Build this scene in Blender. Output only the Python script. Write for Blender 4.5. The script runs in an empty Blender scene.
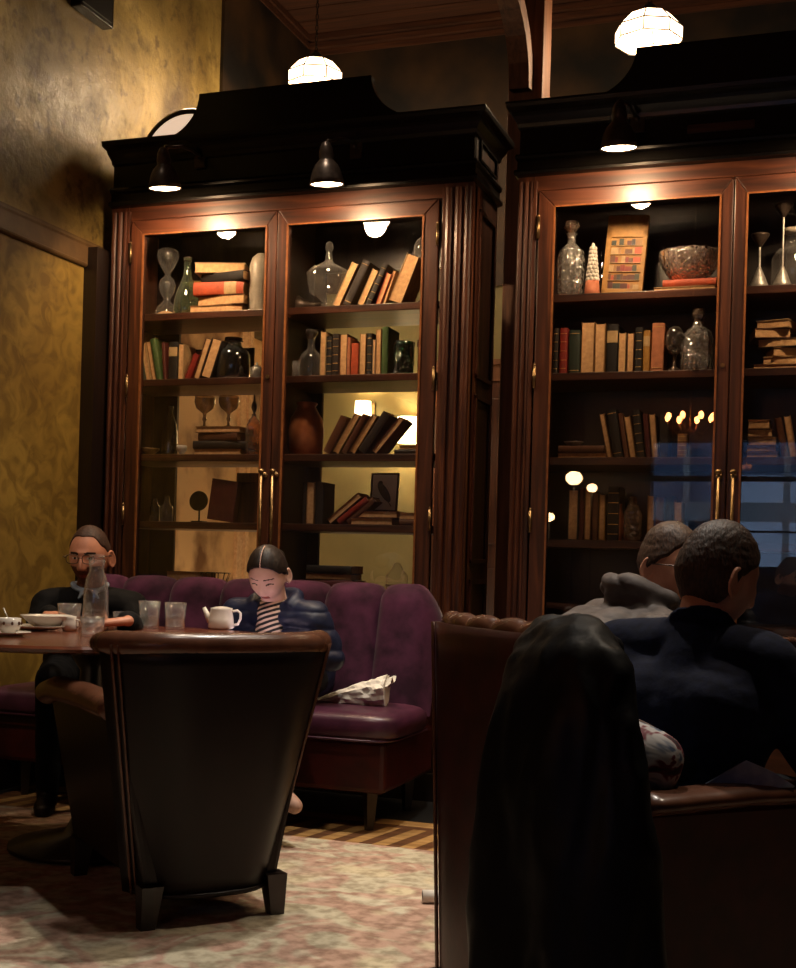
import bpy, bmesh, math, random
from mathutils import Vector, Matrix, noise, Euler
PI = math.pi
sc = bpy.context.scene
COL = sc.collection
rnd = random.Random(7)

# ------------------------------------------------------------------ camera
F = 1250.0; TH = math.radians(19.2); RO = math.radians(1.63); CX, CY, CAMH = 398.0, 566.0, 1.0
cd = bpy.data.cameras.new('camera'); cam = bpy.data.objects.new('camera', cd); COL.objects.link(cam)
cd.sensor_fit = 'VERTICAL'; cd.sensor_height = 24.0; cd.lens = F / 968 * 24.0; cd.shift_y = (CY - 484) / 968
cam.matrix_world = Matrix.Translation((0, 0, CAMH)) @ Matrix.Rotation(TH, 4, 'Z') @ Matrix.Rotation(PI / 2, 4, 'X') @ Matrix.Rotation(RO, 4, 'Z')
sc.camera = cam
sc.view_settings.view_transform = 'Standard'; sc.view_settings.look = 'None'
sc.view_settings.gamma = 1; sc.view_settings.exposure = 0; sc.view_settings.use_curve_mapping = False
sc.cycles.max_bounces = 10; sc.cycles.transparent_max_bounces = 40; sc.cycles.glossy_bounces = 4
sc.cycles.diffuse_bounces = 4; sc.cycles.transmission_bounces = 8
sc.cycles.caustics_reflective = False; sc.cycles.caustics_refractive = False
sc.cycles.sample_clamp_indirect = 4

def ray(px, py):
    dx = px - CX; dy = py - CY
    u = dx * math.cos(RO) + dy * math.sin(RO); v = -dx * math.sin(RO) + dy * math.cos(RO)
    a = u / F
    return (math.cos(TH) * a - math.sin(TH), math.sin(TH) * a + math.cos(TH), -v / F)
def atY(px, py, Y):
    r = ray(px, py); t = Y / r[1]; return Vector((r[0] * t, Y, CAMH + r[2] * t))
def atX(px, py, X):
    r = ray(px, py); t = X / r[0]; return Vector((X, r[1] * t, CAMH + r[2] * t))
def mpp(px, Y):                      # metres per pixel at a place in the room
    r = ray(px, 400); return (Y / r[1]) / F
def CW(lat, dep, z=0.0):             # beside / ahead of the photographer -> world
    return Vector((lat * math.cos(TH) - dep * math.sin(TH), lat * math.sin(TH) + dep * math.cos(TH), z))

# ------------------------------------------------------------------ materials
MATS = {}
def srgb(r, g, b):
    f = lambda c: (c / 255 / 12.92) if c / 255 <= 0.04045 else ((c / 255 + 0.055) / 1.055) ** 2.4
    return (f(r), f(g), f(b), 1)
def newmat(name):
    m = bpy.data.materials.new(name); m.use_nodes = True
    nt = m.node_tree; b = nt.nodes['Principled BSDF']
    MATS[name] = m
    return m, nt, b
def N(nt, kind, **kw):
    n = nt.nodes.new(kind)
    for k, v in kw.items():
        if k in n.inputs.keys(): n.inputs[k].default_value = v
        else: setattr(n, k, v)
    return n
def coords(nt, scale=(1, 1, 1), rot=(0, 0, 0), kind='Object'):
    tc = N(nt, 'ShaderNodeTexCoord'); mp = N(nt, 'ShaderNodeMapping')
    mp.inputs['Scale'].default_value = scale; mp.inputs['Rotation'].default_value = rot
    nt.links.new(tc.outputs[kind], mp.inputs['Vector']); return mp.outputs[0]
def ramp(nt, fac, stops):
    r = N(nt, 'ShaderNodeValToRGB'); e = r.color_ramp.elements
    e[0].position, e[0].color = stops[0]; e[1].position, e[1].color = stops[-1]
    for p, c in stops[1:-1]:
        x = e.new(p); x.color = c
    nt.links.new(fac, r.inputs[0]); return r.outputs[0]
def bump(nt, b, h, strength=0.2, dist=0.01):
    n = N(nt, 'ShaderNodeBump'); n.inputs['Strength'].default_value = strength; n.inputs['Distance'].default_value = dist
    nt.links.new(h, n.inputs['Height']); nt.links.new(n.outputs[0], b.inputs['Normal'])
def noisy(name, c1, c2, scale=8, rough=.6, metal=0, bumpf=0.1, stretch=(1, 1, 1), detail=4, spec=.5, coat=0, sheen=0, mid=None, lo=.3, hi=.7, dist=.004, aniso=0):
    m, nt, b = newmat(name)
    v = coords(nt, stretch)
    n = N(nt, 'ShaderNodeTexNoise'); n.inputs['Scale'].default_value = scale; n.inputs['Detail'].default_value = detail
    nt.links.new(v, n.inputs['Vector'])
    st = [(lo, c1), (hi, c2)] if mid is None else [(lo, c1), ((lo + hi) / 2, mid), (hi, c2)]
    nt.links.new(ramp(nt, n.outputs[0], st), b.inputs['Base Color'])
    b.inputs['Roughness'].default_value = rough; b.inputs['Metallic'].default_value = metal
    b.inputs['Specular IOR Level'].default_value = spec
    b.inputs['Coat Weight'].default_value = coat; b.inputs['Coat Roughness'].default_value = .15
    if sheen:
        b.inputs['Sheen Weight'].default_value = sheen; b.inputs['Sheen Roughness'].default_value = .35
    if bumpf: bump(nt, b, n.outputs[0], bumpf, dist)
    return m
def flat(name, c, rough=.5, metal=0, spec=.5):
    d = tuple(x * .8 for x in c[:3]) + (1,)
    return noisy(name, d, c, scale=30, rough=rough, metal=metal, bumpf=.03, spec=spec)
def wood(name, c1, c2, c3, axis='z', rough=.42, coat=.12, sc_=1.0):
    m, nt, b = newmat(name)
    s = {'z': (22, 22, 1.3), 'x': (1.3, 22, 22), 'y': (22, 1.3, 22)}[axis]
    v = coords(nt, tuple(q * sc_ for q in s))
    n = N(nt, 'ShaderNodeTexNoise'); n.inputs['Scale'].default_value = 1.6; n.inputs['Detail'].default_value = 7; n.inputs['Distortion'].default_value = .7
    nt.links.new(v, n.inputs['Vector'])
    nt.links.new(ramp(nt, n.outputs[0], [(.3, c1), (.5, c2), (.72, c3)]), b.inputs['Base Color'])
    b.inputs['Roughness'].default_value = rough; b.inputs['Coat Weight'].default_value = coat; b.inputs['Coat Roughness'].default_value = .2
    bump(nt, b, n.outputs[0], .12, .003)
    return m
def glow(name, c, s):
    m, nt, b = newmat(name)
    b.inputs['Base Color'].default_value = c; b.inputs['Emission Color'].default_value = c; b.inputs['Emission Strength'].default_value = s
    return m
def thinglass(name, tint=(1, 1, 1, 1), refl=1.0, edge=.0, ripple=0, rscale=30, rough=.02, ior=1.5, painted_gleam=0.0):
    m = bpy.data.materials.new(name); m.use_nodes = True; nt = m.node_tree; nt.nodes.clear(); MATS[name] = m
    out = N(nt, 'ShaderNodeOutputMaterial'); mix = N(nt, 'ShaderNodeMixShader')
    tr = N(nt, 'ShaderNodeBsdfTransparent'); gl = N(nt, 'ShaderNodeBsdfGlossy')
    tr.inputs['Color'].default_value = tint; gl.inputs['Color'].default_value = (1, 1, 1, 1); gl.inputs['Roughness'].default_value = rough
    lw = N(nt, 'ShaderNodeLayerWeight'); lw.inputs['Blend'].default_value = .5
    p5 = N(nt, 'ShaderNodeMath', operation='POWER'); p5.inputs[1].default_value = 5; nt.links.new(lw.outputs['Facing'], p5.inputs[0])
    fr = N(nt, 'ShaderNodeMath', operation='MULTIPLY_ADD'); fr.inputs[1].default_value = .96; fr.inputs[2].default_value = .04; nt.links.new(p5.outputs[0], fr.inputs[0])
    mu = N(nt, 'ShaderNodeMath', operation='MULTIPLY_ADD'); mu.inputs[1].default_value = refl; mu.inputs[2].default_value = edge
    mu.use_clamp = True
    nt.links.new(fr.outputs[0], mu.inputs[0]); nt.links.new(mu.outputs[0], mix.inputs[0])
    base = tr.outputs[0]
    if painted_gleam:  # pale diffuse edge painted in to stand for highlights on the glass
        df = N(nt, 'ShaderNodeBsdfDiffuse'); df.inputs['Color'].default_value = tuple(.35 + .6 * c for c in tint[:3]) + (1,)
        m2 = N(nt, 'ShaderNodeMixShader'); p2 = N(nt, 'ShaderNodeMath', operation='POWER'); p2.inputs[1].default_value = 2.2; nt.links.new(lw.outputs['Facing'], p2.inputs[0])
        gleam_fac = N(nt, 'ShaderNodeMath', operation='MULTIPLY_ADD'); gleam_fac.inputs[1].default_value = painted_gleam * 3.2; gleam_fac.inputs[2].default_value = painted_gleam * .25; gleam_fac.use_clamp = True
        nt.links.new(p2.outputs[0], gleam_fac.inputs[0]); nt.links.new(gleam_fac.outputs[0], m2.inputs[0]); nt.links.new(tr.outputs[0], m2.inputs[1]); nt.links.new(df.outputs[0], m2.inputs[2]); base = m2.outputs[0]
    nt.links.new(base, mix.inputs[1]); nt.links.new(gl.outputs[0], mix.inputs[2]); nt.links.new(mix.outputs[0], out.inputs[0])
    if ripple:
        w = N(nt, 'ShaderNodeTexVoronoi'); w.inputs['Scale'].default_value = rscale
        nt.links.new(coords(nt), w.inputs['Vector'])
        bp = N(nt, 'ShaderNodeBump'); bp.inputs['Strength'].default_value = ripple; bp.inputs['Distance'].default_value = .01
        nt.links.new(w.outputs[0], bp.inputs['Height']); nt.links.new(bp.outputs[0], gl.inputs['Normal']); nt.links.new(bp.outputs[0], lw.inputs['Normal'])
    return m

for ax in 'xyz':
    wood('wood_' + ax, srgb(38, 17, 10), srgb(66, 33, 19), srgb(96, 54, 32), ax)
    wood('darkwood_' + ax, srgb(14, 9, 7), srgb(24, 14, 10), srgb(34, 20, 13), ax, rough=.38, coat=.25)
wood('tabletop', srgb(70, 34, 22), srgb(104, 54, 34), srgb(130, 74, 50), 'x', rough=.22, coat=.5)
wood('beamwood', srgb(84, 50, 30), srgb(110, 70, 44), srgb(128, 84, 56), 'z', rough=.6, coat=0)
wood('boardwood', srgb(58, 32, 18), srgb(78, 44, 26), srgb(98, 58, 34), 'x', rough=.6, coat=0)
wood('parquet_light', srgb(150, 110, 62), srgb(180, 138, 84), srgb(200, 160, 104), 'x', rough=.4, coat=.2)
wood('parquet_dark', srgb(84, 54, 34), srgb(106, 70, 44), srgb(124, 84, 54), 'x', rough=.4, coat=.2)
noisy('black_paint', srgb(12, 11, 10), srgb(20, 18, 16), 20, rough=.26, bumpf=.05)
noisy('dark_metal', srgb(66, 56, 50), srgb(92, 80, 72), 40, rough=.34, metal=.6, bumpf=.03)
noisy('black_metal', srgb(14, 13, 12), srgb(24, 22, 20), 40, rough=.4, metal=.5, bumpf=.03)
noisy('brass', srgb(120, 98, 68), srgb(156, 132, 96), 50, rough=.38, metal=1, bumpf=.02)
noisy('silver', srgb(150, 148, 142), srgb(190, 188, 182), 50, rough=.45, metal=.6, bumpf=.02)
noisy('copper', srgb(150, 84, 52), srgb(190, 118, 78), 14, rough=.35, metal=.5, bumpf=.04)
noisy('leather_brown', srgb(42, 17, 11), srgb(66, 29, 17), 14, rough=.34, bumpf=.25, spec=.5, dist=.002)
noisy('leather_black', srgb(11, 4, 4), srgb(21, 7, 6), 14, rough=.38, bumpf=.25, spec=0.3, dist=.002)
noisy('leather_tan_highlight', srgb(78, 48, 34), srgb(104, 66, 48), 16, rough=.27, bumpf=.25, spec=.5, dist=.002)  # tan trim; on the left armchair it paints the highlight of dark leather
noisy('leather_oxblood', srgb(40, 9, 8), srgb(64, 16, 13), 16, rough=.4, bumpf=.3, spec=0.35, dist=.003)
noisy('leather_plum', srgb(56, 26, 42), srgb(76, 36, 56), 12, rough=.36, bumpf=.2, spec=.5, dist=.002)
noisy('velvet_plum', srgb(40, 17, 32), srgb(76, 36, 60), 9, rough=.85, bumpf=.35, sheen=0.12, dist=.006, lo=.35, hi=.68, spec=0.15)
noisy('white_cloth', srgb(205, 200, 190), srgb(232, 228, 218), 12, rough=.8, bumpf=.1)
noisy('paper_cream', srgb(194, 150, 104), srgb(222, 180, 130), 60, rough=.85, bumpf=.3, stretch=(1, 1, 1))
noisy('porcelain', srgb(214, 206, 194), srgb(232, 226, 214), 12, rough=.18, bumpf=0, spec=.6)
noisy('navy_knit', srgb(7, 12, 30), srgb(14, 21, 46), 60, rough=.85, bumpf=.3, sheen=.05, spec=0.15)
noisy('navy_puffer', srgb(14, 19, 38), srgb(24, 31, 56), 10, rough=.5, bumpf=.4, dist=.01, spec=0.3)
noisy('grey_puffer', srgb(68, 64, 64), srgb(92, 86, 85), 14, rough=.55, bumpf=.4, dist=.01, spec=0.15)
noisy('black_jacket', srgb(7, 7, 8), srgb(13, 13, 15), 24, rough=.8, bumpf=.2, spec=0.15)
noisy('coat_fabric', srgb(7, 8, 11), srgb(13, 15, 20), 9, rough=.5, bumpf=.5, dist=.012, spec=.22)
noisy('denim', srgb(9, 10, 13), srgb(15, 17, 22), 60, rough=.9, bumpf=.2, spec=0.15)
noisy('blue_shirt', srgb(120, 134, 152), srgb(150, 162, 178), 40, rough=.8, bumpf=.1, spec=0.15)
noisy('skin_m', srgb(178, 118, 92), srgb(200, 138, 110), 20, rough=.5, bumpf=.1, dist=.001)
noisy('skin_f', srgb(218, 176, 160), srgb(232, 194, 178), 20, rough=.5, bumpf=.1, dist=.001)
noisy('skin_w', srgb(196, 138, 112), srgb(214, 158, 130), 20, rough=.5, bumpf=.1, dist=.001)
noisy('lips', srgb(140, 66, 60), srgb(160, 80, 70), 30, rough=.45, bumpf=0)
noisy('stubble', srgb(84, 56, 46), srgb(130, 90, 72), 160, rough=.8, bumpf=.3)
noisy('brow', srgb(30, 20, 16), srgb(48, 32, 24), 90, rough=.8, bumpf=.2)
flat('eye_white', srgb(200, 190, 184), rough=.3)
flat('eye_dark', srgb(24, 16, 12), rough=.2)
noisy('hair_dark', srgb(14, 9, 7), srgb(40, 27, 21), 190, rough=.5, bumpf=.6, stretch=(1, .12, .5), dist=.002, spec=.35)
noisy('hair_brown', srgb(30, 19, 14), srgb(74, 50, 36), 220, rough=.55, bumpf=.8, stretch=(1, .35, .35), dist=.003, spec=.4)
noisy('shoe_beige', srgb(170, 134, 116), srgb(190, 152, 134), 30, rough=.6, bumpf=.1)
noisy('sand', srgb(190, 150, 110), srgb(214, 176, 132), 90, rough=.9, bumpf=.3)
noisy('terracotta', srgb(176, 104, 76), srgb(200, 126, 94), 30, rough=.7, bumpf=.1)
noisy('frosted', srgb(150, 142, 128), srgb(186, 176, 160), 10, rough=.35, bumpf=0)
noisy('floor_dark', srgb(22, 21, 20), srgb(40, 39, 38), 5, rough=.35, bumpf=.1)
noisy('dull_wall', srgb(60, 48, 30), srgb(96, 80, 52), 3, rough=.7, bumpf=.2)
noisy('sage_wall', srgb(112, 104, 66), srgb(140, 130, 86), 2.2, rough=.55, bumpf=.15)
glow('lamp_glow', (1, .74, .46, 1), 45)
glow('opal_glow', (1, .72, .50, 1), .75)
glow('pendant_glow', (1, .66, .38, 1), 8)
glow('sconce_glow', (1, .72, .36, 1), 9)
glow('globe_glow', (1, .62, .30, 1), 26)
glow('bulb_glow', (1, .28, .08, 1), 60)
glow('phone_glow', (1.0, .78, .90, 1), 18)
thinglass('pane_glass', (.985, .985, .98, 1), refl=1.35, rough=.0)
thinglass('clear_glass', (.985, .985, .975, 1), refl=1.7, edge=.03, painted_gleam=.085)
thinglass('cut_glass', (.92, .90, .86, 1), refl=4, edge=.10, ripple=1.0, rscale=60, painted_gleam=.3)
thinglass('pink_glass', (.96, .76, .66, 1), refl=4, edge=.15, ripple=1.0, rscale=70, painted_gleam=.42)
thinglass('green_glass', (.50, .68, .40, 1), refl=2.4, edge=.04, painted_gleam=.14)
thinglass('deepgreen_glass', (.05, .32, .14, 1), refl=2.6, edge=.05, ripple=1, rscale=60)
thinglass('blue_glass', (.20, .30, .40, 1), refl=2.4, edge=.04, painted_gleam=.06)
thinglass('dark_glass', (.12, .16, .12, 1), refl=3, edge=.03)
thinglass('smoke_glass', (.5, .42, .34, 1), refl=3, edge=.05, painted_gleam=.1)
thinglass('amber_glass', (.88, .58, .36, 1), refl=3, edge=.1, ripple=.8, rscale=50, painted_gleam=.2)
thinglass('water', (.95, .96, .95, 1), refl=.8, edge=.03, painted_gleam=.08)
thinglass('lens', (.96, .96, .96, 1), refl=1.5, rough=0)

def plaster_mat():
    m, nt, b = newmat('old_plaster')
    v = coords(nt)
    n1 = N(nt, 'ShaderNodeTexNoise'); n1.inputs['Scale'].default_value = 1.1; n1.inputs['Detail'].default_value = 9; n1.inputs['Distortion'].default_value = .8; n1.inputs['Roughness'].default_value = .62
    n2 = N(nt, 'ShaderNodeTexNoise'); n2.inputs['Scale'].default_value = 6; n2.inputs['Detail'].default_value = 8; n2.inputs['Roughness'].default_value = .7
    n3 = N(nt, 'ShaderNodeTexNoise'); n3.inputs['Scale'].default_value = 14; n3.inputs['Detail'].default_value = 4
    for n in (n1, n2, n3): nt.links.new(v, n.inputs['Vector'])
    c1 = ramp(nt, n1.outputs[0], [(.3, srgb(82, 62, 30)), (.43, srgb(120, 102, 54)), (.56, srgb(168, 146, 88)), (.7, srgb(96, 80, 40))])
    mx = N(nt, 'ShaderNodeMix', data_type='RGBA', blend_type='MULTIPLY'); mx.inputs[0].default_value = .75
    nt.links.new(c1, mx.inputs[6]); nt.links.new(ramp(nt, n2.outputs[0], [(.34, srgb(150, 132, 104)), (.5, srgb(255, 250, 240))]), mx.inputs[7])
    m2 = N(nt, 'ShaderNodeMix', data_type='RGBA', blend_type='MULTIPLY'); m2.inputs[0].default_value = .6
    nt.links.new(mx.outputs[2], m2.inputs[6]); nt.links.new(ramp(nt, n3.outputs[0], [(.30, srgb(110, 80, 56)), (.40, srgb(255, 255, 255))]), m2.inputs[7])
    nt.links.new(m2.outputs[2], b.inputs['Base Color'])
    nt.links.new(ramp(nt, n2.outputs[0], [(.3, (.62, .62, .62, 1)), (.7, (.34, .34, .34, 1))]), b.inputs['Roughness'])
    bump(nt, b, n2.outputs[0], .5, .02)
plaster_mat()
def wallpaper_mat():
    m, nt, b = newmat('damask_wallpaper')
    v = coords(nt, (1, 1, 1))
    n1 = N(nt, 'ShaderNodeTexNoise'); n1.inputs['Scale'].default_value = 9; n1.inputs['Detail'].default_value = 6; n1.inputs['Distortion'].default_value = 1.4
    n2 = N(nt, 'ShaderNodeTexNoise'); n2.inputs['Scale'].default_value = 2; n2.inputs['Detail'].default_value = 4
    for n in (n1, n2): nt.links.new(v, n.inputs['Vector'])
    c = ramp(nt, n1.outputs[0], [(.38, srgb(112, 90, 38)), (.62, srgb(144, 120, 56))])
    mx = N(nt, 'ShaderNodeMix', data_type='RGBA', blend_type='MULTIPLY'); mx.inputs[0].default_value = .5
    nt.links.new(c, mx.inputs[6]); nt.links.new(ramp(nt, n2.outputs[0], [(.35, srgb(160, 140, 100)), (.65, srgb(255, 255, 240))]), mx.inputs[7])
    nt.links.new(mx.outputs[2], b.inputs['Base Color']); b.inputs['Roughness'].default_value = .5
    bump(nt, b, n1.outputs[0], .2, .006)
wallpaper_mat()
def rug_mat():
    m, nt, b = newmat('faded_rug')
    v = coords(nt, (1, 1, 1))
    n1 = N(nt, 'ShaderNodeTexNoise'); n1.inputs['Scale'].default_value = 3.4; n1.inputs['Detail'].default_value = 3; n1.inputs['Distortion'].default_value = 1.6
    vo = N(nt, 'ShaderNodeTexVoronoi'); vo.inputs['Scale'].default_value = 5.5; vo.feature = 'SMOOTH_F1'
    n2 = N(nt, 'ShaderNodeTexNoise'); n2.inputs['Scale'].default_value = 26; n2.inputs['Detail'].default_value = 6
    n3 = N(nt, 'ShaderNodeTexNoise'); n3.inputs['Scale'].default_value = 240
    for n in (n1, vo, n2, n3): nt.links.new(v, n.inputs['Vector'])
    c = ramp(nt, n1.outputs[0], [(.40, srgb(196, 188, 164)), (.47, srgb(184, 152, 134)), (.55, srgb(190, 158, 140)), (.62, srgb(202, 194, 172))])
    mx = N(nt, 'ShaderNodeMix', data_type='RGBA', blend_type='MIX')
    nt.links.new(ramp(nt, vo.outputs['Distance'], [(.22, (1, 1, 1, 1)), (.32, (0, 0, 0, 1))]), mx.inputs[0])
    nt.links.new(c, mx.inputs[6]); mx.inputs[7].default_value = srgb(204, 192, 162)
    m2 = N(nt, 'ShaderNodeMix', data_type='RGBA', blend_type='MULTIPLY'); m2.inputs[0].default_value = .7
    nt.links.new(mx.outputs[2], m2.inputs[6]); nt.links.new(ramp(nt, n2.outputs[0], [(.35, srgb(170, 160, 150)), (.6, srgb(255, 255, 255))]), m2.inputs[7])
    nt.links.new(m2.outputs[2], b.inputs['Base Color']); b.inputs['Roughness'].default_value = .95
    bump(nt, b, n3.outputs[0], .5, .004)
rug_mat()
def stripe_mat():
    m, nt, b = newmat('striped_top')
    v = coords(nt, (1, 1, 1), (.0, .35, 0))
    w = N(nt, 'ShaderNodeTexWave'); w.bands_direction = 'Z'; w.inputs['Scale'].default_value = 17; w.inputs['Distortion'].default_value = 1.2; w.inputs['Detail Scale'].default_value = 1.2
    nt.links.new(v, w.inputs['Vector'])
    nt.links.new(ramp(nt, w.outputs[0], [(.5, srgb(18, 15, 18)), (.62, srgb(206, 180, 160))]), b.inputs['Base Color'])
    b.inputs['Roughness'].default_value = .8
stripe_mat()
def floral_mat():
    m, nt, b = newmat('floral_cushion')
    v = coords(nt)
    n1 = N(nt, 'ShaderNodeTexNoise'); n1.inputs['Scale'].default_value = 11; n1.inputs['Detail'].default_value = 2; n1.inputs['Distortion'].default_value = 2.5
    nt.links.new(v, n1.inputs['Vector'])
    nt.links.new(ramp(nt, n1.outputs[0], [(.34, srgb(70, 84, 110)), (.42, srgb(176, 172, 170)), (.52, srgb(190, 184, 180)), (.57, srgb(118, 40, 52)), (.66, srgb(40, 18, 24))]), b.inputs['Base Color'])
    b.inputs['Roughness'].default_value = .7; bump(nt, b, n1.outputs[0], .3, .01)
floral_mat()
BOOKC = dict(cream=(196, 164, 116), tan=(160, 116, 70), brown=(98, 56, 32), dark=(34, 24, 20), black=(20, 17, 16), red=(140, 34, 24), orange=(192, 80, 44),
             green=(64, 92, 44), darkgreen=(34, 48, 38), salmon=(190, 120, 84), yellow=(176, 128, 56), pink=(172, 112, 88), maroon=(84, 26, 24), white=(176, 168, 154), grey=(84, 80, 74), navy=(30, 36, 50))
for k, c in BOOKC.items():
    noisy('book_' + k, srgb(*[int(x * .82) for x in c]), srgb(*c), 40, rough=.55, bumpf=.15, dist=.002)
noisy('gilt', srgb(170, 130, 70), srgb(200, 160, 96), 90, rough=.5, metal=.4, bumpf=.1)

# ------------------------------------------------------------------ mesh helpers
class MB:
    def __init__(s): s.v = []; s.f = []; s.m = []
    def add(s, vs, fs, mi=0):
        o = len(s.v); s.v += [Vector(p) for p in vs]; s.f += [tuple(i + o for i in f) for f in fs]; s.m += [mi] * len(fs); return s
    def box(s, a, b, mi=0, M=None):
        x0, y0, z0 = a; x1, y1, z1 = b
        vs = [Vector(p) for p in ((x0, y0, z0), (x1, y0, z0), (x1, y1, z0), (x0, y1, z0), (x0, y0, z1), (x1, y0, z1), (x1, y1, z1), (x0, y1, z1))]
        if M is not None: vs = [M @ p for p in vs]
        return s.add(vs, [(0, 3, 2, 1), (4, 5, 6, 7), (0, 1, 5, 4), (1, 2, 6, 5), (2, 3, 7, 6), (3, 0, 4, 7)], mi)
    def lathe(s, prof, c=(0, 0, 0), seg=24, mi=0, M=None, mod=None, cap=True):
        vs = []; n = len(prof)
        for i in range(seg):
            a = 2 * PI * i / seg
            for r, z in prof:
                k = mod(a, z) if mod else 1
                p = Vector((r * k * math.cos(a), r * k * math.sin(a), z))
                if M is not None: p = M @ p
                vs.append(p + Vector(c))
        fs = [(i * n + j, ((i + 1) % seg) * n + j, ((i + 1) % seg) * n + j + 1, i * n + j + 1) for i in range(seg) for j in range(n - 1)]
        if cap:
            if prof[0][0] > 1e-5: fs.append(tuple(i * n for i in reversed(range(seg))))
            if prof[-1][0] > 1e-5: fs.append(tuple(i * n + n - 1 for i in range(seg)))
        return s.add(vs, fs, mi)
    def tube(s, pts, rad, seg=10, mi=0, closed=False, flat=(1, 1)):
        pts = [Vector(p) for p in pts]; n = len(pts)
        if not hasattr(rad, '__len__'): rad = [rad] * n
        vs = []; up = None
        for i, p in enumerate(pts):
            if closed: t = pts[(i + 1) % n] - pts[i - 1]
            else: t = pts[min(i + 1, n - 1)] - pts[max(i - 1, 0)]
            t = t.normalized() if t.length > 1e-9 else Vector((0, 0, 1))
            if up is None:
                up = t.cross(Vector((0, 0, 1)));
                if up.length < .1: up = t.cross(Vector((1, 0, 0)))
            up = (up - t * up.dot(t)).normalized(); w = t.cross(up)
            for k in range(seg):
                a = 2 * PI * k / seg
                vs.append(p + (up * math.cos(a) * flat[0] + w * math.sin(a) * flat[1]) * rad[i])
        rng = range(n) if closed else range(n - 1)
        fs = [(i * seg + k, i * seg + (k + 1) % seg, ((i + 1) % n) * seg + (k + 1) % seg, ((i + 1) % n) * seg + k) for i in rng for k in range(seg)]
        if not closed: fs += [tuple(reversed(range(seg))), tuple((n - 1) * seg + k for k in range(seg))]
        return s.add(vs, fs, mi)
    def capsule(s, a, ra, b, rb, seg=16):
        a = Vector(a); b = Vector(b); t = (b - a); L = t.length; t = t.normalized() if L > 1e-6 else Vector((0, 0, 1))
        pts = []; rr = []
        for k in range(6):
            q = PI / 2 * (1 - k / 5.0); pts.append(a - t * ra * math.sin(q)); rr.append(max(ra * math.cos(q), 1e-4))
        for k in range(6):
            q = PI / 2 * (k / 5.0); pts.append(b + t * rb * math.sin(q)); rr.append(max(rb * math.cos(q), 1e-4))
        # keep rings monotone
        return s.tube(pts, rr, seg)
    def ell(s, c, r, M=None, seg=20, rings=12, mi=0):
        prof = [(max(math.sin(PI * j / rings), 1e-5), -math.cos(PI * j / rings)) for j in range(rings + 1)]
        vs = []; n = len(prof)
        for i in range(seg):
            a = 2 * PI * i / seg
            for q, z in prof:
                p = Vector((q * math.cos(a) * r[0], q * math.sin(a) * r[1], z * r[2]))
                if M is not None: p = M @ p
                vs.append(p + Vector(c))
        fs = [(i * n + j, ((i + 1) % seg) * n + j, ((i + 1) % seg) * n + j + 1, i * n + j + 1) for i in range(seg) for j in range(n - 1)]
        return s.add(vs, fs, mi)
    def prism(s, poly, y0, y1, mi=0):          # poly in XZ, extruded along Y
        n = len(poly)
        vs = [(x, y0, z) for x, z in poly] + [(x, y1, z) for x, z in poly]
        fs = [tuple(range(n)), tuple(reversed(range(n, 2 * n)))] + [(i, i + n, (i + 1) % n + n, (i + 1) % n) for i in range(n)]
        return s.add(vs, fs, mi)
    def grid(s, fn, nu, nv, mi=0, cu=False, cv=False):
        vs = [fn(i / (nu - (0 if cu else 1)), j / (nv - (0 if cv else 1))) for i in range(nu) for j in range(nv)]
        fs = [(i * nv + j, ((i + 1) % nu) * nv + j, ((i + 1) % nu) * nv + (j + 1) % nv, i * nv + (j + 1) % nv) for i in range(nu - (0 if cu else 1)) for j in range(nv - (0 if cv else 1))]
        return s.add(vs, fs, mi)
    def mesh(s, name):
        me = bpy.data.meshes.new(name); me.from_pydata([tuple(p) for p in s.v], [], s.f)
        for p, k in zip(me.polygons, s.m): p.material_index = k
        bm = bmesh.new(); bm.from_mesh(me); bmesh.ops.recalc_face_normals(bm, faces=bm.faces[:]); bm.to_mesh(me); bm.free()
        return me
    def build(s, name, mat, parent=None, loc=(0, 0, 0), rz=0, smooth=False, bevel=0, sub=0, solid=0, origin=None):
        if origin is not None:                 # vertices given in world space: move them under the origin
            o = Vector(origin); R_ = Matrix.Rotation(-rz, 3, 'Z'); s.v = [R_ @ (p - o) for p in s.v]; loc = origin
        me = s.mesh(name)
        for m in (mat if isinstance(mat, (list, tuple)) else [mat]): me.materials.append(MATS[m])
        return link(name, me, parent, loc, rz, smooth, bevel, sub, solid)
def link(name, me, parent=None, loc=(0, 0, 0), rz=0, smooth=False, bevel=0, sub=0, solid=0):
    ob = bpy.data.objects.new(name, me); COL.objects.link(ob)
    if smooth:
        for p in me.polygons: p.use_smooth = True
    if parent is not None: ob.parent = parent
    ob.location = loc; ob.rotation_euler = (0, 0, rz)
    if solid:
        m = ob.modifiers.new('solid', 'SOLIDIFY'); m.thickness = solid; m.offset = 0
    if bevel:
        m = ob.modifiers.new('bevel', 'BEVEL'); m.width = bevel; m.segments = 2; m.limit_method = 'ANGLE'
    if sub:
        m = ob.modifiers.new('sub', 'SUBSURF'); m.levels = sub; m.render_levels = sub
    return ob
def tag(o, label, cat, group=None, kind=None):
    if label: o['label'] = label
    if cat: o['category'] = cat
    if group: o['group'] = group
    if kind: o['kind'] = kind
    return o
def thing(name, label, cat, loc=(0, 0, 0), rz=0, group=None):
    o = bpy.data.objects.new(name, None); COL.objects.link(o); o.empty_display_size = .1
    o.location = loc; o.rotation_euler = (0, 0, rz); return tag(o, label, cat, group)
def struct(name, mb, mat, **kw):
    o = mb.build(name, mat, **kw); o['kind'] = 'structure'; return o
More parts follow.
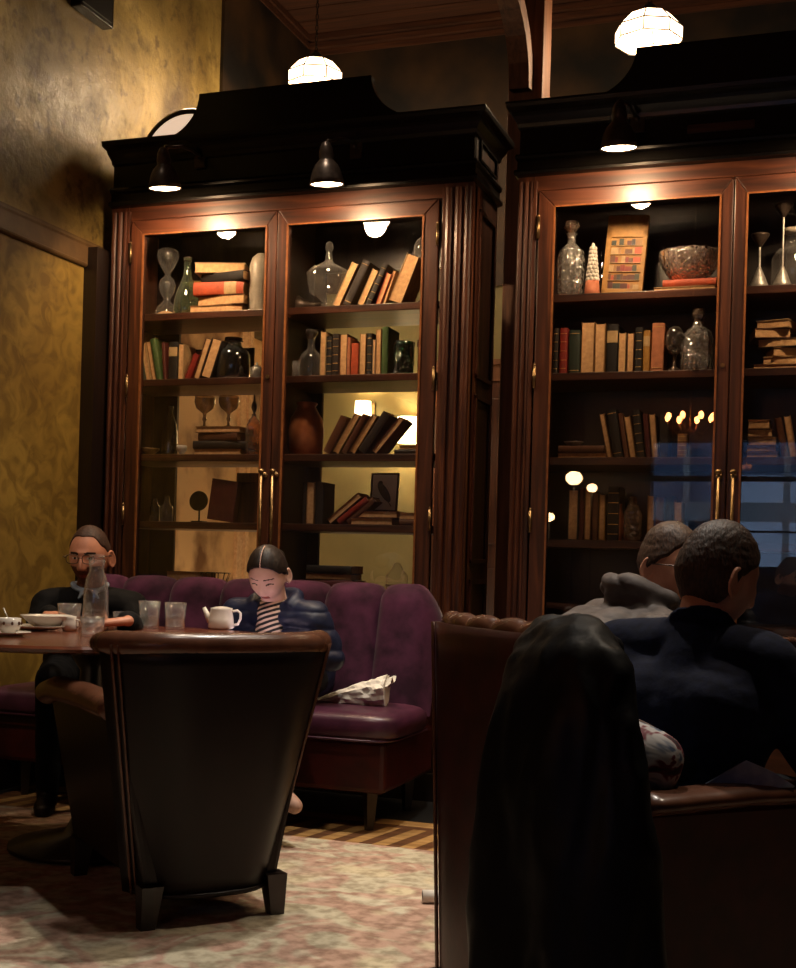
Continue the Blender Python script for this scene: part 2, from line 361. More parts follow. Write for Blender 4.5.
def blob(name, mb, mats, voxel=.006, parent=None, loc=(0, 0, 0), rz=0, smooth=4, matfn=None, disp=None):
    me = mb.mesh(name + '_raw'); tmp = bpy.data.objects.new(name + '_raw', me); COL.objects.link(tmp)
    r = tmp.modifiers.new('r', 'REMESH'); r.mode = 'VOXEL'; r.voxel_size = voxel; r.use_smooth_shade = True
    if smooth:
        q = tmp.modifiers.new('s', 'SMOOTH'); q.iterations = smooth; q.factor = .5
    dg = bpy.context.evaluated_depsgraph_get(); ev = tmp.evaluated_get(dg)
    out = bpy.data.meshes.new_from_object(ev, depsgraph=dg); out.name = name
    bpy.data.objects.remove(tmp); bpy.data.meshes.remove(me)
    out.materials.clear()
    for m in mats: out.materials.append(MATS[m])
    if disp:
        nn = [v.normal.copy() for v in out.vertices]
        for v, n_ in zip(out.vertices, nn): v.co += n_ * disp(v.co)
    if matfn:
        for p in out.polygons: p.material_index = matfn(p.center)
    ob = link(name, out, parent, loc, rz, True)
    return ob
def arc(cx, cz, r, a0, a1, n): return [(cx + r * math.cos(math.radians(a0 + (a1 - a0) * i / n)), cz + r * math.sin(math.radians(a0 + (a1 - a0) * i / n))) for i in range(n + 1)]

noisy('street_paint', srgb(130, 142, 165), srgb(168, 180, 200), 2, rough=.8, bumpf=.1)

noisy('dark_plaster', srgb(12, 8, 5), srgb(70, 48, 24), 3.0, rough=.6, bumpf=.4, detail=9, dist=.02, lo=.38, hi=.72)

noisy('trim_paint', srgb(74, 54, 30), srgb(98, 74, 42), 12, rough=.5, bumpf=.1)
noisy('hair_thin', srgb(28, 17, 12), srgb(72, 46, 34), 200, rough=.6, bumpf=.5, spec=.3, dist=.002)

noisy('aged_wall', srgb(108, 70, 40), srgb(206, 164, 112), 4, rough=.6, bumpf=.2, detail=10, lo=.36, hi=.58)
# ------------------------------------------------------------------ the room
D = 5.1; XW = -3.33; YB = 7.5; ZC = 4.42; XR = 4.6; YR = -3.2
struct('floor', MB().box((XW - .2, YR - .2, -.1), (XR + .2, YB + .2, 0)), 'floor_dark')
struct('wall_left', MB().box((XW - .2, YR - .2, 2.44), (XW, YB + .2, ZC)), 'old_plaster')
struct('wall_left_lower', MB().box((XW - .2, YR - .2, 0), (XW, 5.25, 2.44)), 'damask_wallpaper')
struct('wall_left_far', MB().box((XW - .2, 5.25, 0), (XW, YB + .2, 2.44)), 'aged_wall')
struct('wall_back', MB().box((XW, YB, 0), (XR, YB + .2, ZC)), 'sage_wall')
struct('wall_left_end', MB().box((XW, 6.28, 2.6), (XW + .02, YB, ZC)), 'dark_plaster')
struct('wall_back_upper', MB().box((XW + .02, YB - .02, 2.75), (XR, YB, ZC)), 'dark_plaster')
struct('wall_right', MB().box((XR, YR, 0), (XR + .2, YB, ZC)), 'dull_wall')
m = MB()
for k in range(60):
    y0 = YR + k * .18
    if y0 < YB: m.box((XW, y0, ZC), (XR, min(y0 + .168, YB), ZC + .1)); m.box((XW, min(y0 + .168, YB), ZC + .014), (XR, min(y0 + .18, YB + .01), ZC + .1))
struct('ceiling', m, 'boardwood')
wx0, wx1, wz0, wz1 = -1.85, 1.0, 1.1, 2.4
struct('wall_rear', MB().box((XW, YR - .2, 0), (wx0, YR, ZC)).box((wx1, YR - .2, 0), (XR, YR, ZC)).box((wx0, YR - .2, 0), (wx1, YR, wz0)).box((wx0, YR - .2, wz1), (wx1, YR, ZC)), 'dull_wall')
wf = MB().box((wx0 - .06, YR, wz0 - .06), (wx1 + .06, YR + .04, wz0)).box((wx0 - .06, YR, wz1), (wx1 + .06, YR + .04, wz1 + .06)).box((wx0 - .06, YR, wz0), (wx0, YR + .04, wz1)).box((wx1, YR, wz0), (wx1 + .06, YR + .04, wz1))
for x in (-1.15, -.25, .65): wf.box((x - .03, YR - .08, wz0), (x + .03, YR + .02, wz1))
wf.box((wx0, YR - .08, 1.98), (wx1, YR + .02, 2.03)).box((wx0, YR - .08, 1.45), (wx1, YR + .02, 1.47))
w = struct('window_1', wf, 'darkwood_x')
struct('window_pane', MB().box((wx0, YR - .06, wz0), (wx1, YR - .055, wz1)), 'lens', parent=w)
# mouldings of the left wall and the crown at the ceiling
def rail(x, z, r, y0, y1): return [(x, y0, z), (x, y1, z)]
t = MB()
for z, r in ((2.362, .016), (2.402, .012), (2.452, .018)): t.tube([(XW + .005, YR, z), (XW + .005, YB, z)], r, 12)
t.box((XW, YR, 2.36), (XW + .02, YB, 2.47))
struct('trim_1', t, 'trim_paint', smooth=False)
t = MB()
for k, z in enumerate((4.30, 4.34, 4.38)): t.box((XW, YB - .03 - .03 * k, z), (XR, YB, z + .035))
for k, z in enumerate((4.30, 4.34, 4.38)): t.box((XW, YR, z), (XW + .015 + .015 * k, YB, z + .035))
struct('trim_2', t, 'boardwood')
# pilaster strip and door casing on the far part of the left wall
struct('trim_3', MB().box((XW, 6.62, 0), (XW + .02, 6.7, 3.0)).box((XW, 6.7, 0), (XW + .035, 6.74, 3.0)), 'paper_cream')
struct('trim_4', MB().box((XW, 5.0, 0), (XW + .07, 5.12, 2.44)), 'darkwood_z')
struct('baseboard_left', MB().box((XW, YR, 0), (XW + .02, YB, .14)), 'darkwood_y')
# panelled wainscot and doors on the back wall, seen in the gap between the cabinets
struct('baseboard_back', MB().box((-3.2, YB - .02, 0), (XR, YB, .16)), 'darkwood_x')
t = MB().box((-2.5, YB - .03, 2.16), (-1.3, YB, 2.26)).box((-2.5, YB - .05, 2.26), (-1.3, YB, 2.29)).box((-2.5, YB - .03, 0), (-2.42, YB, 2.16)).box((-1.4, YB - .03, 0), (-1.3, YB, 2.16))
struct('trim_5', t, 'beamwood')
dr = struct('door_1', MB().box((-2.42, YB - .015, 0), (-1.4, YB, 2.16)).box((-2.3, YB - .03, .2), (-1.95, YB - .01, 1.0)).box((-1.87, YB - .03, .2), (-1.5, YB - .01, 1.0)).box((-2.3, YB - .03, 1.15), (-1.95, YB - .01, 2.05)).box((-1.87, YB - .03, 1.15), (-1.5, YB - .01, 2.05)), 'wood_z', bevel=.004)
# the timber post behind the cabinets with its curved brace
po = struct('trim_6', MB().box((-1.50, 5.68, 0), (-1.335, 5.84, ZC)), 'beamwood', bevel=.006)
po2 = struct('trim_7', MB().box((XW, 5.62, ZC - .2), (XR, 5.86, ZC)), 'boardwood', bevel=.006)
pts = [atY(524, 88, 5.6), atY(521, 60, 5.58), atY(516, 30, 5.5), atY(509, 0, 5.36), atY(500, -30, 5.15), atY(488, -60, 4.85)]
pts = [(-1.42, p.y, p.z) for p in pts]
t = MB()
def br(u, v):
    k = u * (len(pts) - 1); i = min(int(k), len(pts) - 2); f = k - i
    p = Vector(pts[i]).lerp(Vector(pts[i + 1]), f); q = Vector(pts[min(i + 1, len(pts) - 1)]) - Vector(pts[i]); n_ = Vector((0, q.z, -q.y)).normalized()
    return p + (Vector((-.055, 0, 0)), Vector((.04, 0, 0)), Vector((.04, 0, 0)) + n_ * .09, Vector((-.055, 0, 0)) + n_ * .09)[round(v * 4) % 4]
t.grid(br, 12, 4, cv=True); struct('trim_8', t, 'beamwood')
# rug, parquet
MBr = MB().box((-3.1, .55, .001), (2.2, 4.15, .014))
tag(MBr.build('rug', 'faded_rug', loc=(0, 0, 0)), 'large faded pink and beige floral rug covering the floor', 'rug')
t = MB(); sp = .24; w_ = .36
t.box((-3.25, 4.155, .0005), (1.6, 4.64, .003), 1)
x = -3.2
while x < 1.5:
    t.add([(x, 4.165, .004), (x + .055, 4.165, .004), (x + .055 + .06, 4.50, .004), (x + .06, 4.50, .004)], [(0, 1, 2, 3)], 0)
    x += .104
t.box((-3.25, 4.55, .0008), (1.6, 4.635, .0045), 0)
struct('floor_inlay', t, ['parquet_light', 'parquet_dark'])

# ------------------------------------------------------------------ cabinets
def loop_mould(mb, prof, X0, X1, Yf, Yb, sk=1, skl=None):
    if skl is None: skl = sk      # moulding along the front and both sides, mitred
    n = len(prof)
    vs = []
    for (o, z) in prof: vs += [(X0 - o * skl, Yb, z), (X0 - o * skl, Yf - o, z), (X1 + o * sk, Yf - o, z), (X1 + o * sk, Yb, z)]
    fs = []
    for j in range(n - 1):
        for k in range(3): fs.append((j * 4 + k, j * 4 + k + 1, (j + 1) * 4 + k + 1, (j + 1) * 4 + k))
    fs.append(tuple([j * 4 for j in range(n)] + [j * 4 + 3 for j in reversed(range(n))])) if False else None
    mb.add(vs, [f for f in fs if f])
def cabinet(label, XL, XD0, XM, XD1, XRr, SH, open_back, ped, sk=.7, skl=None):
    B = Vector((XL, D, 0)); Yb = D + .40
    c = thing('glass_cabinet', label, 'cabinet', B)
    def part(mb, name, mat, par=c, **kw):
        mb.v = [p - B for p in mb.v]; return mb.build(name, mat, par, **kw)
    part(MB().box((XL, D - .02, 0), (XRr, Yb, .12)), 'plinth', 'darkwood_x', bevel=.005)
    for (a, b_, nm) in ((XL, XL + .03, 'side_panel'), (XRr - .03, XRr, 'side_panel')):
        mb = MB().box((a, D + .03, .12), (b_, Yb, 2.9))
        s_ = -1 if a == XL else 1; xo = a if a == XL else b_
        for (z0, z1) in ((.2, .95), (1.02, 1.75), (1.82, 2.55)):
            x2 = xo + s_ * .012
            y0, y1 = D + .09, Yb - .05
            for q in ((y0, y0 + .02, z0, z1), (y1 - .02, y1, z0, z1), (y0, y1, z0, z0 + .02), (y0, y1, z1 - .02, z1)):
                mb.box((min(xo, x2), q[0], q[2]), (max(xo, x2), q[1], q[3]))
        part(mb, nm, 'wood_z', bevel=.003)
    # fluted pilasters
    for (a, b_) in ((XL, XD0 - .02), (XD1 + .02, XRr)):
        mb = MB().box((a, D, .12), (b_, D + .06, 2.66))
        n = 3; ww = (b_ - a)
        for k in range(n):
            x = a + ww * (k + .5) / n
            mb.tube([(x, D, .2), (x, D, 2.62)], ww / n * .40, 10)
        part(mb, 'pilaster', 'wood_z')
        mb = MB(); xx = XD0 - .02 if a == XL else XD1 + .02
        mb.box((xx - .006, D - .012, .14), (xx + .012, D + .02, 2.62)); part(mb, 'bead', 'wood_z', bevel=.003)
    part(MB().box((XD0 - .02, D, .12), (XD1 + .02, D + .05, .16)), 'bottom_rail', 'wood_x', bevel=.003); part(MB().box((XD0 - .02, D, 2.58), (XD1 + .02, D + .06, 2.66)), 'top_rail', 'wood_x', bevel=.003)
    # carcass
    part(MB().box((XL + .03, D + .06, 2.60), (XRr - .03, Yb, 2.63)), 'cabinet_top', 'darkwood_x')
    part(MB().box((XM - .018, D + .06, .12), (XM + .018, Yb, 2.6)), 'partition', 'darkwood_z')
    for z in SH:
        for (a, b_) in ((XL + .03, XM - .018), (XM + .018, XRr - .03)):
            part(MB().box((a, D + .035, z - .032), (b_, Yb - .02, z)), 'shelf', 'wood_x', bevel=.003)
    if open_back:
        mb = MB()
        for (a, b_) in ((XL + .03, XL + .16), (XM - .05, XM + .075), (XRr - .09, XRr - .03)): mb.box((a, Yb - .02, .12), (b_, Yb, 2.6))
        mb.box((XL + .03, Yb - .02, 2.38), (XRr - .03, Yb, 2.6)).box((XL + .03, Yb - .02, .12), (XRr - .03, Yb, .5))
        part(mb, 'back_frame', 'darkwood_z')
    else:
        part(MB().box((XL + .03, Yb - .02, .12), (XRr - .03, Yb, 2.6)), 'back_panel', 'darkwood_z')
    # doors
    for (a, b_, left) in ((XD0, XM - .002, 1), (XM + .002, XD1, 0)):
        st = .068; z0, z1 = .16, 2.575; g0, g1 = .50, 2.507
        mb = MB()
        sa, sb_ = (st, st - .018) if left else (st - .018, st)
        mb.prism([(a, z0), (a + sa, g0), (a + sa, g1), (a, z1)], D - .014, D + .018)
        mb.prism([(b_, z0), (b_ - sb_, g0), (b_ - sb_, g1), (b_, z1)], D - .014, D + .018)
        dd = part(mb, 'door', 'wood_z', bevel=.004)
        part(MB().prism([(a + .0006, z1), (a + sa, g1), (b_ - sb_, g1), (b_ - .0006, z1)], D - .014, D + .018), 'upper_rail', 'wood_x', dd, bevel=.004)
        part(MB().prism([(a, z0), (a + sa, g0), (b_ - sb_, g0), (b_, z0)], D - .014, D + .018), 'lower_rail', 'wood_x', dd, bevel=.004)
        mb = MB()
        for q in ((a + sa - .004, a + sa + .004, g0, g1), (b_ - sb_ - .004, b_ - sb_ + .004, g0, g1), (a + sa, b_ - sb_, g1 - .004, g1 + .003), (a + sa, b_ - sb_, g0 - .003, g0 + .004)):
            mb.box((q[0], D - .019, q[2]), (q[1], D - .012, q[3]))
        part(mb, 'glazing_bead', 'brass_wood', dd)
        part(MB().box((a + sa - .01, D, g0 - .01), (b_ - sb_ + .01, D + .003, g1 + .01)), 'glass_pane', 'pane_glass', dd)
        hx = (b_ - .026) if left else (a + .026)
        mb = MB().tube([(hx, D - .05, .86), (hx, D - .05, 1.40)], .007, 10).tube([(hx, D - .014, 1.39), (hx, D - .05, 1.39)], .006, 8).tube([(hx, D - .014, .88), (hx, D - .05, .88)], .006, 8).ell((hx, D - .05, 1.405), (.014, .014, .012)).ell((hx, D - .016, 1.39), (.014, .008, .014))
        part(mb, 'handle', 'brass', dd, smooth=True)
        hx = (a + .002) if left else (b_ - .002)
        for z in (2.42, 1.8, 1.2, .5):
            part(MB().tube([(hx, D - .018, z - .045), (hx, D - .018, z + .045)], .007, 8).ell((hx, D - .018, z + .05), (.006, .006, .008)), 'hinge', 'brass', dd, smooth=True)
    part(MB().tube([(XM - .026, D - .016, 1.83), (XM - .026, D - .020, 1.83)], .009, 10), 'keyhole', 'brass')
    # lower cornice, frieze, crown
    mb = MB(); loop_mould(mb, [(0, 2.64), (.03, 2.645), (.034, 2.655), (.03, 2.665), (.012, 2.672), (.010, 2.705), (.024, 2.712), (.028, 2.722), (.022, 2.732), (0, 2.738)], XL, XRr, D, Yb, sk, skl)
    part(mb, 'lower_cornice', 'black_paint')
    mb = MB().box((XL + .002, D + .001, 2.66), (XRr - .002, D + .03, 2.86)).box((XL + .002, D + .03, 2.66), (XL + .03, Yb, 2.86)).box((XRr - .03, D + .03, 2.66), (XRr - .002, Yb, 2.86))
    for xo, s_ in ((XL, -1), (XRr, 1)):
        for q in ((D + .07, D + .085, 2.76, 2.83), (Yb - .07, Yb - .055, 2.76, 2.83), (D + .07, Yb - .055, 2.75, 2.76), (D + .07, Yb - .055, 2.83, 2.84)): mb.box((min(xo, xo + s_ * .01), q[0], q[2]), (max(xo, xo + s_ * .01), q[1], q[3]))
    part(mb, 'frieze', 'black_paint')
    mb = MB(); loop_mould(mb, [(0, 2.84), (.014, 2.845), (.018, 2.86), (.05, 2.882), (.056, 2.895), (.095, 2.905), (.10, 2.92), (.10, 2.928), (.0, 2.935)], XL, XRr, D, Yb, sk, skl)
    part(mb, 'crown', 'black_paint')
    (p0, p1, p2, p3, zt) = ped
    poly = [(p0, 2.9)]
    n = 12
    for k in range(n + 1):
        f = k / n; poly.append((p0 + (p1 - p0) * math.sin(f * PI / 2), 2.91 + (zt - 2.91) * (1 - math.cos(f * PI / 2))))
    for k in range(n, -1, -1):
        f = k / n; poly.append((p3 + (p2 - p3) * math.sin(f * PI / 2), 2.91 + (zt - 2.91) * (1 - math.cos(f * PI / 2))))
    poly.append((p3, 2.9))
    part(MB().prism(poly, D - .09, D - .04), 'pediment', 'black_paint', bevel=.004)
    return c
noisy('brass_wood', srgb(108, 64, 34), srgb(140, 88, 50), 30, rough=.35, bumpf=.05)
SH1 = (2.147, 1.84, 1.489, 1.177, .86); SH2 = (2.151, 1.824, 1.472, 1.130, .80)
cab1 = cabinet('tall see-through wooden cabinet on the left, behind the purple banquette', -3.25, -3.137, -2.388, -1.632, -1.484, SH1, True, (-2.98, -2.76, -1.93, -1.69, 3.105), skl=.05)
cab2 = cabinet('tall closed-back wooden cabinet on the right, with reflections in its glass', -1.29, -1.197, -.409, .38, .50, SH2, False, (-1.02, -.80, .1, .3, 3.10), sk=.4)
pl = MB().box((-.60, D - .006, 2.765), (-.34, D + .004, 2.80)); pl.v = [p - Vector((-1.29, D, 0)) for p in pl.v]
pl.build('nameplate', 'wood_x', cab2, bevel=.004)

# ------------------------------------------------------------------ picture lamps
def picture_lamp(mx, mz, plx, plz, label):
    o = thing('picture_lamp', label, 'lamp', (plx, D, plz), group='black picture lamps on the cabinet friezes')
    P = lambda x, y, z: (x - plx, y - D, z - plz)
    MB().box(P(plx - .028, D - .014, plz - .05), P(plx + .028, D + .0, plz + .05)).build('wall_plate', 'dark_metal', o, bevel=.003)
    y = D - .29; top = mz + .185
    MB().tube([P(plx, D - .01, plz), P(plx - .01, D - .06, plz + .012), P((plx + mx) / 2, D - .17, (plz + top) / 2 + .02), P(mx, y, top)], .006, 8).ell(P(plx, D - .03, plz), (.012, .016, .012)).ell(P(mx, y, top), (.012, .012, .012)).build('arm', 'dark_metal', o, smooth=True)
    prof = [(.008, .18), (.016, .175), (.026, .155), (.031, .125), (.028, .108), (.034, .100), (.048, .085), (.060, .06), (.068, .03), (.072, .005), (.069, .004), (.064, .03), (.055, .06), (.04, .085), (.02, .10), (.001, .10)]
    M = Matrix.Rotation(math.radians(8), 3, 'X')
    MB().lathe(prof, P(mx, y, mz), 28, M=M, cap=False).build('shade', 'dark_metal', o, smooth=True)
    MB().lathe([(.001, .022), (.03, .020), (.05, .014), (.064, .010), (.064, .008), (.03, .002), (.001, .0)], P(mx, y, mz), 28, M=M, cap=False).build('bulb', 'lamp_glow', o, smooth=True)
    l = bpy.data.lights.new('lamp_light', 'SPOT'); l.energy = 33; l.color = (1, .64, .35); l.spot_size = math.radians(170); l.spot_blend = .5; l.shadow_soft_size = .05
    lo = bpy.data.objects.new('lamp_light', l); COL.objects.link(lo); lo.parent = o; lo.location = P(mx, y, mz - .012); lo.rotation_euler = (math.radians(33), 0, 0)
    return o
L1 = atY(165, 190, D - .29); L2 = atY(327, 186, D - .29); L3 = atY(619, 150, D - .29)
picture_lamp(L1.x, L1.z, atY(201, 158, D).x, atY(201, 158, D).z, 'small black picture lamp at the far left, nearest the gold wall')
picture_lamp(L2.x, L2.z, atY(357, 148, D).x, atY(357, 148, D).z, 'small black picture lamp over the left cabinet, its arm reaching out from the right')
picture_lamp(L3.x, L3.z, atY(638, 121, D).x, atY(638, 121, D).z, 'small black picture lamp over the right cabinet beside the little plate')
picture_lamp(.02, L3.z, .1, atY(638, 121, D).z, 'small black picture lamp at the right end of the right cabinet')

# ------------------------------------------------------------------ pendants behind the cabinets
def pendant(x, y, z, r, label):           # z = rim
    o = thing('pendant_lamp', label, 'lamp', (x, y, z), group='white glass pendants behind the cabinets')
    R8 = [(r, 0), (r, .06), (r * .62, .125), (r * .22, .15)]
    MB().lathe(R8, seg=8, cap=False).build('glass_shade', 'pendant_glow', o)
    m = MB()
    for i in range(8):
        a = 2 * PI * i / 8
        m.tube([(q * 1.005 * math.cos(a), q * 1.005 * math.sin(a), zz) for q, zz in R8], .0035, 6)
    for q, zz in R8: m.tube([(q * 1.005 * math.cos(2 * PI * i / 8), q * 1.005 * math.sin(2 * PI * i / 8), zz) for i in range(8)], .0035, 6, closed=True)
    m.build('leading', 'black_metal', o)
    m = MB().lathe([(.22 * r, .148), (.2 * r, .17), (.01, .19)], seg=12)
    m.build('cap', 'black_metal', o)
    m = MB(); k = 0; zz = .18
    while z + zz < ZC + .02:
        rr = .012
        M_ = Matrix.Rotation(PI / 2 * (k % 2), 3, 'Z')
        m.tube([M_ @ Vector((rr * .6 * math.cos(a), 0, zz + .016 + .018 * math.sin(a))) for a in [2 * PI * i / 8 for i in range(8)]], .0025, 5, closed=True)
        zz += .03; k += 1
    m.build('chain', 'black_metal', o)
    l = bpy.data.lights.new('pendant_light', 'POINT'); l.energy = 30; l.color = (1, .72, .44); l.shadow_soft_size = .08
    lo = bpy.data.objects.new('pendant_light', l); COL.objects.link(lo); lo.parent = o; lo.location = (0, 0, -.06)
pendant(-2.71, 6.2, 3.575, .155, 'white octagonal glass pendant glowing above the left cabinet')
pendant(-.90, 6.0, 3.53, .16, 'white octagonal glass pendant glowing above the right cabinet')
# sconces on the back wall
def sconce(px, py, w_, h_, label):
    p = atY(px, py, YB - .12)
    o = thing('wall_sconce', label, 'lamp', p, group='lit wall sconces seen through the left cabinet')
    MB().lathe([(w_, -h_), (w_ * .9, h_)], seg=16, cap=False).build('shade', 'sconce_glow', o, smooth=True)
    MB().box((-.04, .10, -.06), (.04, .12, .06)).tube([(0, .11, -.02), (0, .05, -.06), (0, 0, -.03)], .008, 8).build('bracket', 'brass', o)
    l = bpy.data.lights.new('sconce_light', 'POINT'); l.energy = 16; l.color = (1, .78, .48); l.shadow_soft_size = .03
    lo = bpy.data.objects.new('sconce_light', l); COL.objects.link(lo); lo.parent = o; lo.location = (0, 0, .0)
sconce(363, 410, .055, .055, 'smaller lit sconce seen above the slanting books')
sconce(408, 430, .075, .08, 'larger bright sconce seen at the right end of the slanting books')

# black box high on the left wall, round pale disc behind the cabinet top
s_ = MB().box((XW, 4.83, 3.49), (XW + .06, 5.10, 3.82)); sp_ = thing('wall_speaker', 'black speaker box mounted high on the gold wall', 'speaker', (XW, 4.96, 3.49))
s_.v = [p - Vector((XW, 4.96, 3.49)) for p in s_.v]; s_.build('cabinet_box', 'black_paint', sp_, bevel=.006)
MB().box((.06, -.12, .02), (.064, .12, .31)).build('grille', 'black_metal', sp_)
dc = thing('glowing_disc', 'large round glowing disc with a dark rim on the left cabinet top', 'lamp', (-2.975, 5.30, 2.632))  # pale round disc given a glow of its own
Mx = Matrix.Rotation(PI / 2, 3, 'X')
MB().lathe([(.001, -.012), (.236, -.012), (.236, .012), (.001, .012)], (0, 0, .265), 40, M=Mx).build('disc', 'opal_glow', dc)
MB().tube([(.245 * math.cos(a), 0, .265 + .245 * math.sin(a)) for a in [2 * PI * i / 48 for i in range(48)]], .018, 10, closed=True).build('rim', 'darkwood_x', dc, smooth=True)

l = bpy.data.lights.new('disc_light', 'POINT'); l.energy = 9; l.color = (1, .74, .44); l.shadow_soft_size = .08
lo = bpy.data.objects.new('disc_light', l); COL.objects.link(lo); lo.parent = dc; lo.location = (-.02, .10, .62)

up = thing('added_uplighter', 'small unseen uplighter added on the floor behind the left cabinet', 'lamp', (-2.75, 6.0, 0))  # unseen lamp added to brighten the aged wall behind the cabinet
MB().lathe([(.001, 0), (.07, 0), (.075, .02), (.06, .10), (.055, .10), (.05, .06), (.001, .06)], seg=24, cap=False).build('housing', 'black_metal', up, smooth=True)
l = bpy.data.lights.new('added_uplighter_light', 'POINT'); l.energy = 26; l.color = (1, .74, .48); l.shadow_soft_size = .04
lo = bpy.data.objects.new('added_uplighter_light', l); COL.objects.link(lo); lo.parent = up; lo.location = (0, 0, .16)
# ------------------------------------------------------------------ books
ORD = ['first', 'second', 'third', 'fourth', 'fifth', 'sixth', 'seventh', 'eighth', 'ninth', 'tenth', 'eleventh', 'twelfth', 'thirteenth']
def book_mesh(w, h, d, rounded=True):
    """cover: two boards and a rounded spine at -Y; pages inset"""
    t = min(.0028, w * .12); cv = MB()
    n = 6
    def sp(k, off):                  # spine arc in plan
        a = PI * k / n; return ((w / 2 - off) * -math.cos(a), -(0.006 if rounded else .001) * math.sin(a) + (off if off else 0))
    outer = [(-w / 2, d)] + [sp(k, 0) for k in range(n + 1)] + [(w / 2, d)]
    inner = [(-w / 2 + t, d)] + [sp(k, t) for k in range(n + 1)] + [(w / 2 - t, d)]
    m_ = len(outer); vs = []
    for z in (0, h):
        vs += [(x, y, z) for x, y in outer] + [(x, y, z) for x, y in inner]
    fs = []
    o2 = 2 * m_
    for i in range(m_ - 1):
        fs += [(i, i + 1, o2 + i + 1, o2 + i), (m_ + i + 1, m_ + i, o2 + m_ + i, o2 + m_ + i + 1), (i + 1, i, m_ + i, m_ + i + 1), (o2 + i, o2 + i + 1, o2 + m_ + i + 1, o2 + m_ + i)]
    fs += [(0, o2, o2 + m_, m_), (m_ - 1, 2 * m_ - 1, o2 + 2 * m_ - 1, o2 + m_ - 1)]
    cv.add(vs, fs)
    pg = MB().box((-w / 2 + t, .0015, .003), (w / 2 - t, d - .004, h - .003))
    return cv, pg
def place_book(x, y, z, w, h, d, colr, label, group, tilt=0, out=False, flat_=False, yaw=0, bands=0, title=None):
    """x,y,z: front bottom centre; out: page edges face the room"""
    cv, pg = book_mesh(w, h, d)
    M = Matrix.Identity(3)
    if out: M = Matrix.Rotation(PI, 3, 'Z')
    def tr(p):
        q = Vector(p)
        if out: q = Vector((-q.x, d - q.y, q.z))
        if flat_: q = Vector((q.z - h / 2, q.y, -q.x + w / 2))
        elif tilt: q = Matrix.Rotation(math.radians(tilt), 3, 'Y') @ q
        return q
    cv.v = [tr(p) for p in cv.v]; pg.v = [tr(p) for p in pg.v]
    mz = min(p.z for p in cv.v)
    for mb in (cv, pg): mb.v = [p - Vector((0, 0, mz - .0006)) for p in mb.v]
    ob = cv.build('book', 'book_' + colr, None, (x, y, z), math.radians(yaw))
    tag(ob, label, 'book', group)
    pg.build('page_block', 'paper_cream', ob)
    if bands and not out:
        mb = MB()
        hs = [.12, .3, .5, .7, .88] if bands == 2 else [.08, .92]
        for f in hs:
            mb.tube([tr(((w / 2 + .0004) * -math.cos(PI * k / 6), -.0066 * math.sin(PI * k / 6), f * h)) for k in range(1, 6)], .0014, 5)
        mb.v = [p - Vector((0, 0, mz - .0006)) for p in mb.v]
        mb.build('spine_bands', 'gilt', ob)
    if title and not out:
        f0, f1 = .62, .86
        mb = MB().grid(lambda u, v: tr(((w / 2 + .0005) * -math.cos(PI * (.12 + .76 * u)), -.0072 * math.sin(PI * (.12 + .76 * u)), h * (f0 + (f1 - f0) * v))), 6, 2)
        mb.v = [p - Vector((0, 0, mz - .0006)) for p in mb.v]
        mb.build('title_patch', 'book_' + title, ob, solid=.0006)
    return ob
CN = dict(cream='cream', tan='tan', brown='brown', dark='dark brown', black='black', red='red', orange='orange-red', green='green', darkgreen='dark green', salmon='salmon', yellow='yellow-tan', pink='dusty pink', maroon='maroon', white='off-white', grey='grey', navy='dark blue')
def row(z, ysh, where, group, books, y0=D + .07, kind='standing'):
    """books: (px_left, px_right, px_height, tilt, colour, flags)"""
    for i, b in enumerate(books):
        x0, x1, hp, tl, c = b[:5]; fl = b[5] if len(b) > 5 else ''
        k = mpp((x0 + x1) / 2, y0)
        w = max(.012, abs(atY(x1, ysh, y0).x - atY(x0, ysh, y0).x) - .0012)
        h = hp * k; xm = atY((x0 + x1) / 2, ysh, y0).x
        d = min(.17, h * .68)
        st = 'pages outward' if 'o' in fl else 'spine outward'
        lean = ' tipped right' if tl > 4 else (' tipped left' if tl < -4 else '')
        lab = f"{CN[c]} book{lean}, {st}, {ORD[i]} {where}"
        place_book(xm, y0 + rnd.uniform(0, .012), z, w, h, d, c, lab, group, tl, 'o' in fl, bands=2 if 'b' in fl else (1 if 'l' in fl else 0), title='cream' if 't' in fl else None)
def stack(z, ysh, where, group, books, y0=D + .07):
    """books bottom to top: (px_left, px_right, px_thick, yaw, colour, flags)"""
    zz = z
    for i, b in enumerate(books):
        x0, x1, tp, yw, c = b[:5]; fl = b[5] if len(b) > 5 else ''
        k = mpp((x0 + x1) / 2, y0); w = tp * k
        h = abs(atY(x1, ysh, y0).x - atY(x0, ysh, y0).x); xm = atY((x0 + x1) / 2, ysh, y0).x
        if i == 0 and len(books) > 1: pos = 'bottom of'
        elif i == len(books) - 1: pos = 'top of'
        else: pos = f'{ORD[i]} up in'
        place_book(xm, y0 + rnd.uniform(0, .01) + abs(math.sin(math.radians(yw))) * h * .5, zz, w, h, .15, c, f"{CN[c]} flat book, {pos} the {where}", group, 0, 'o' in fl, True, yw, title='cream' if 't' in fl else None)
        zz += w + .001
    return zz
A, B_, C_, D_, E_ = SH1
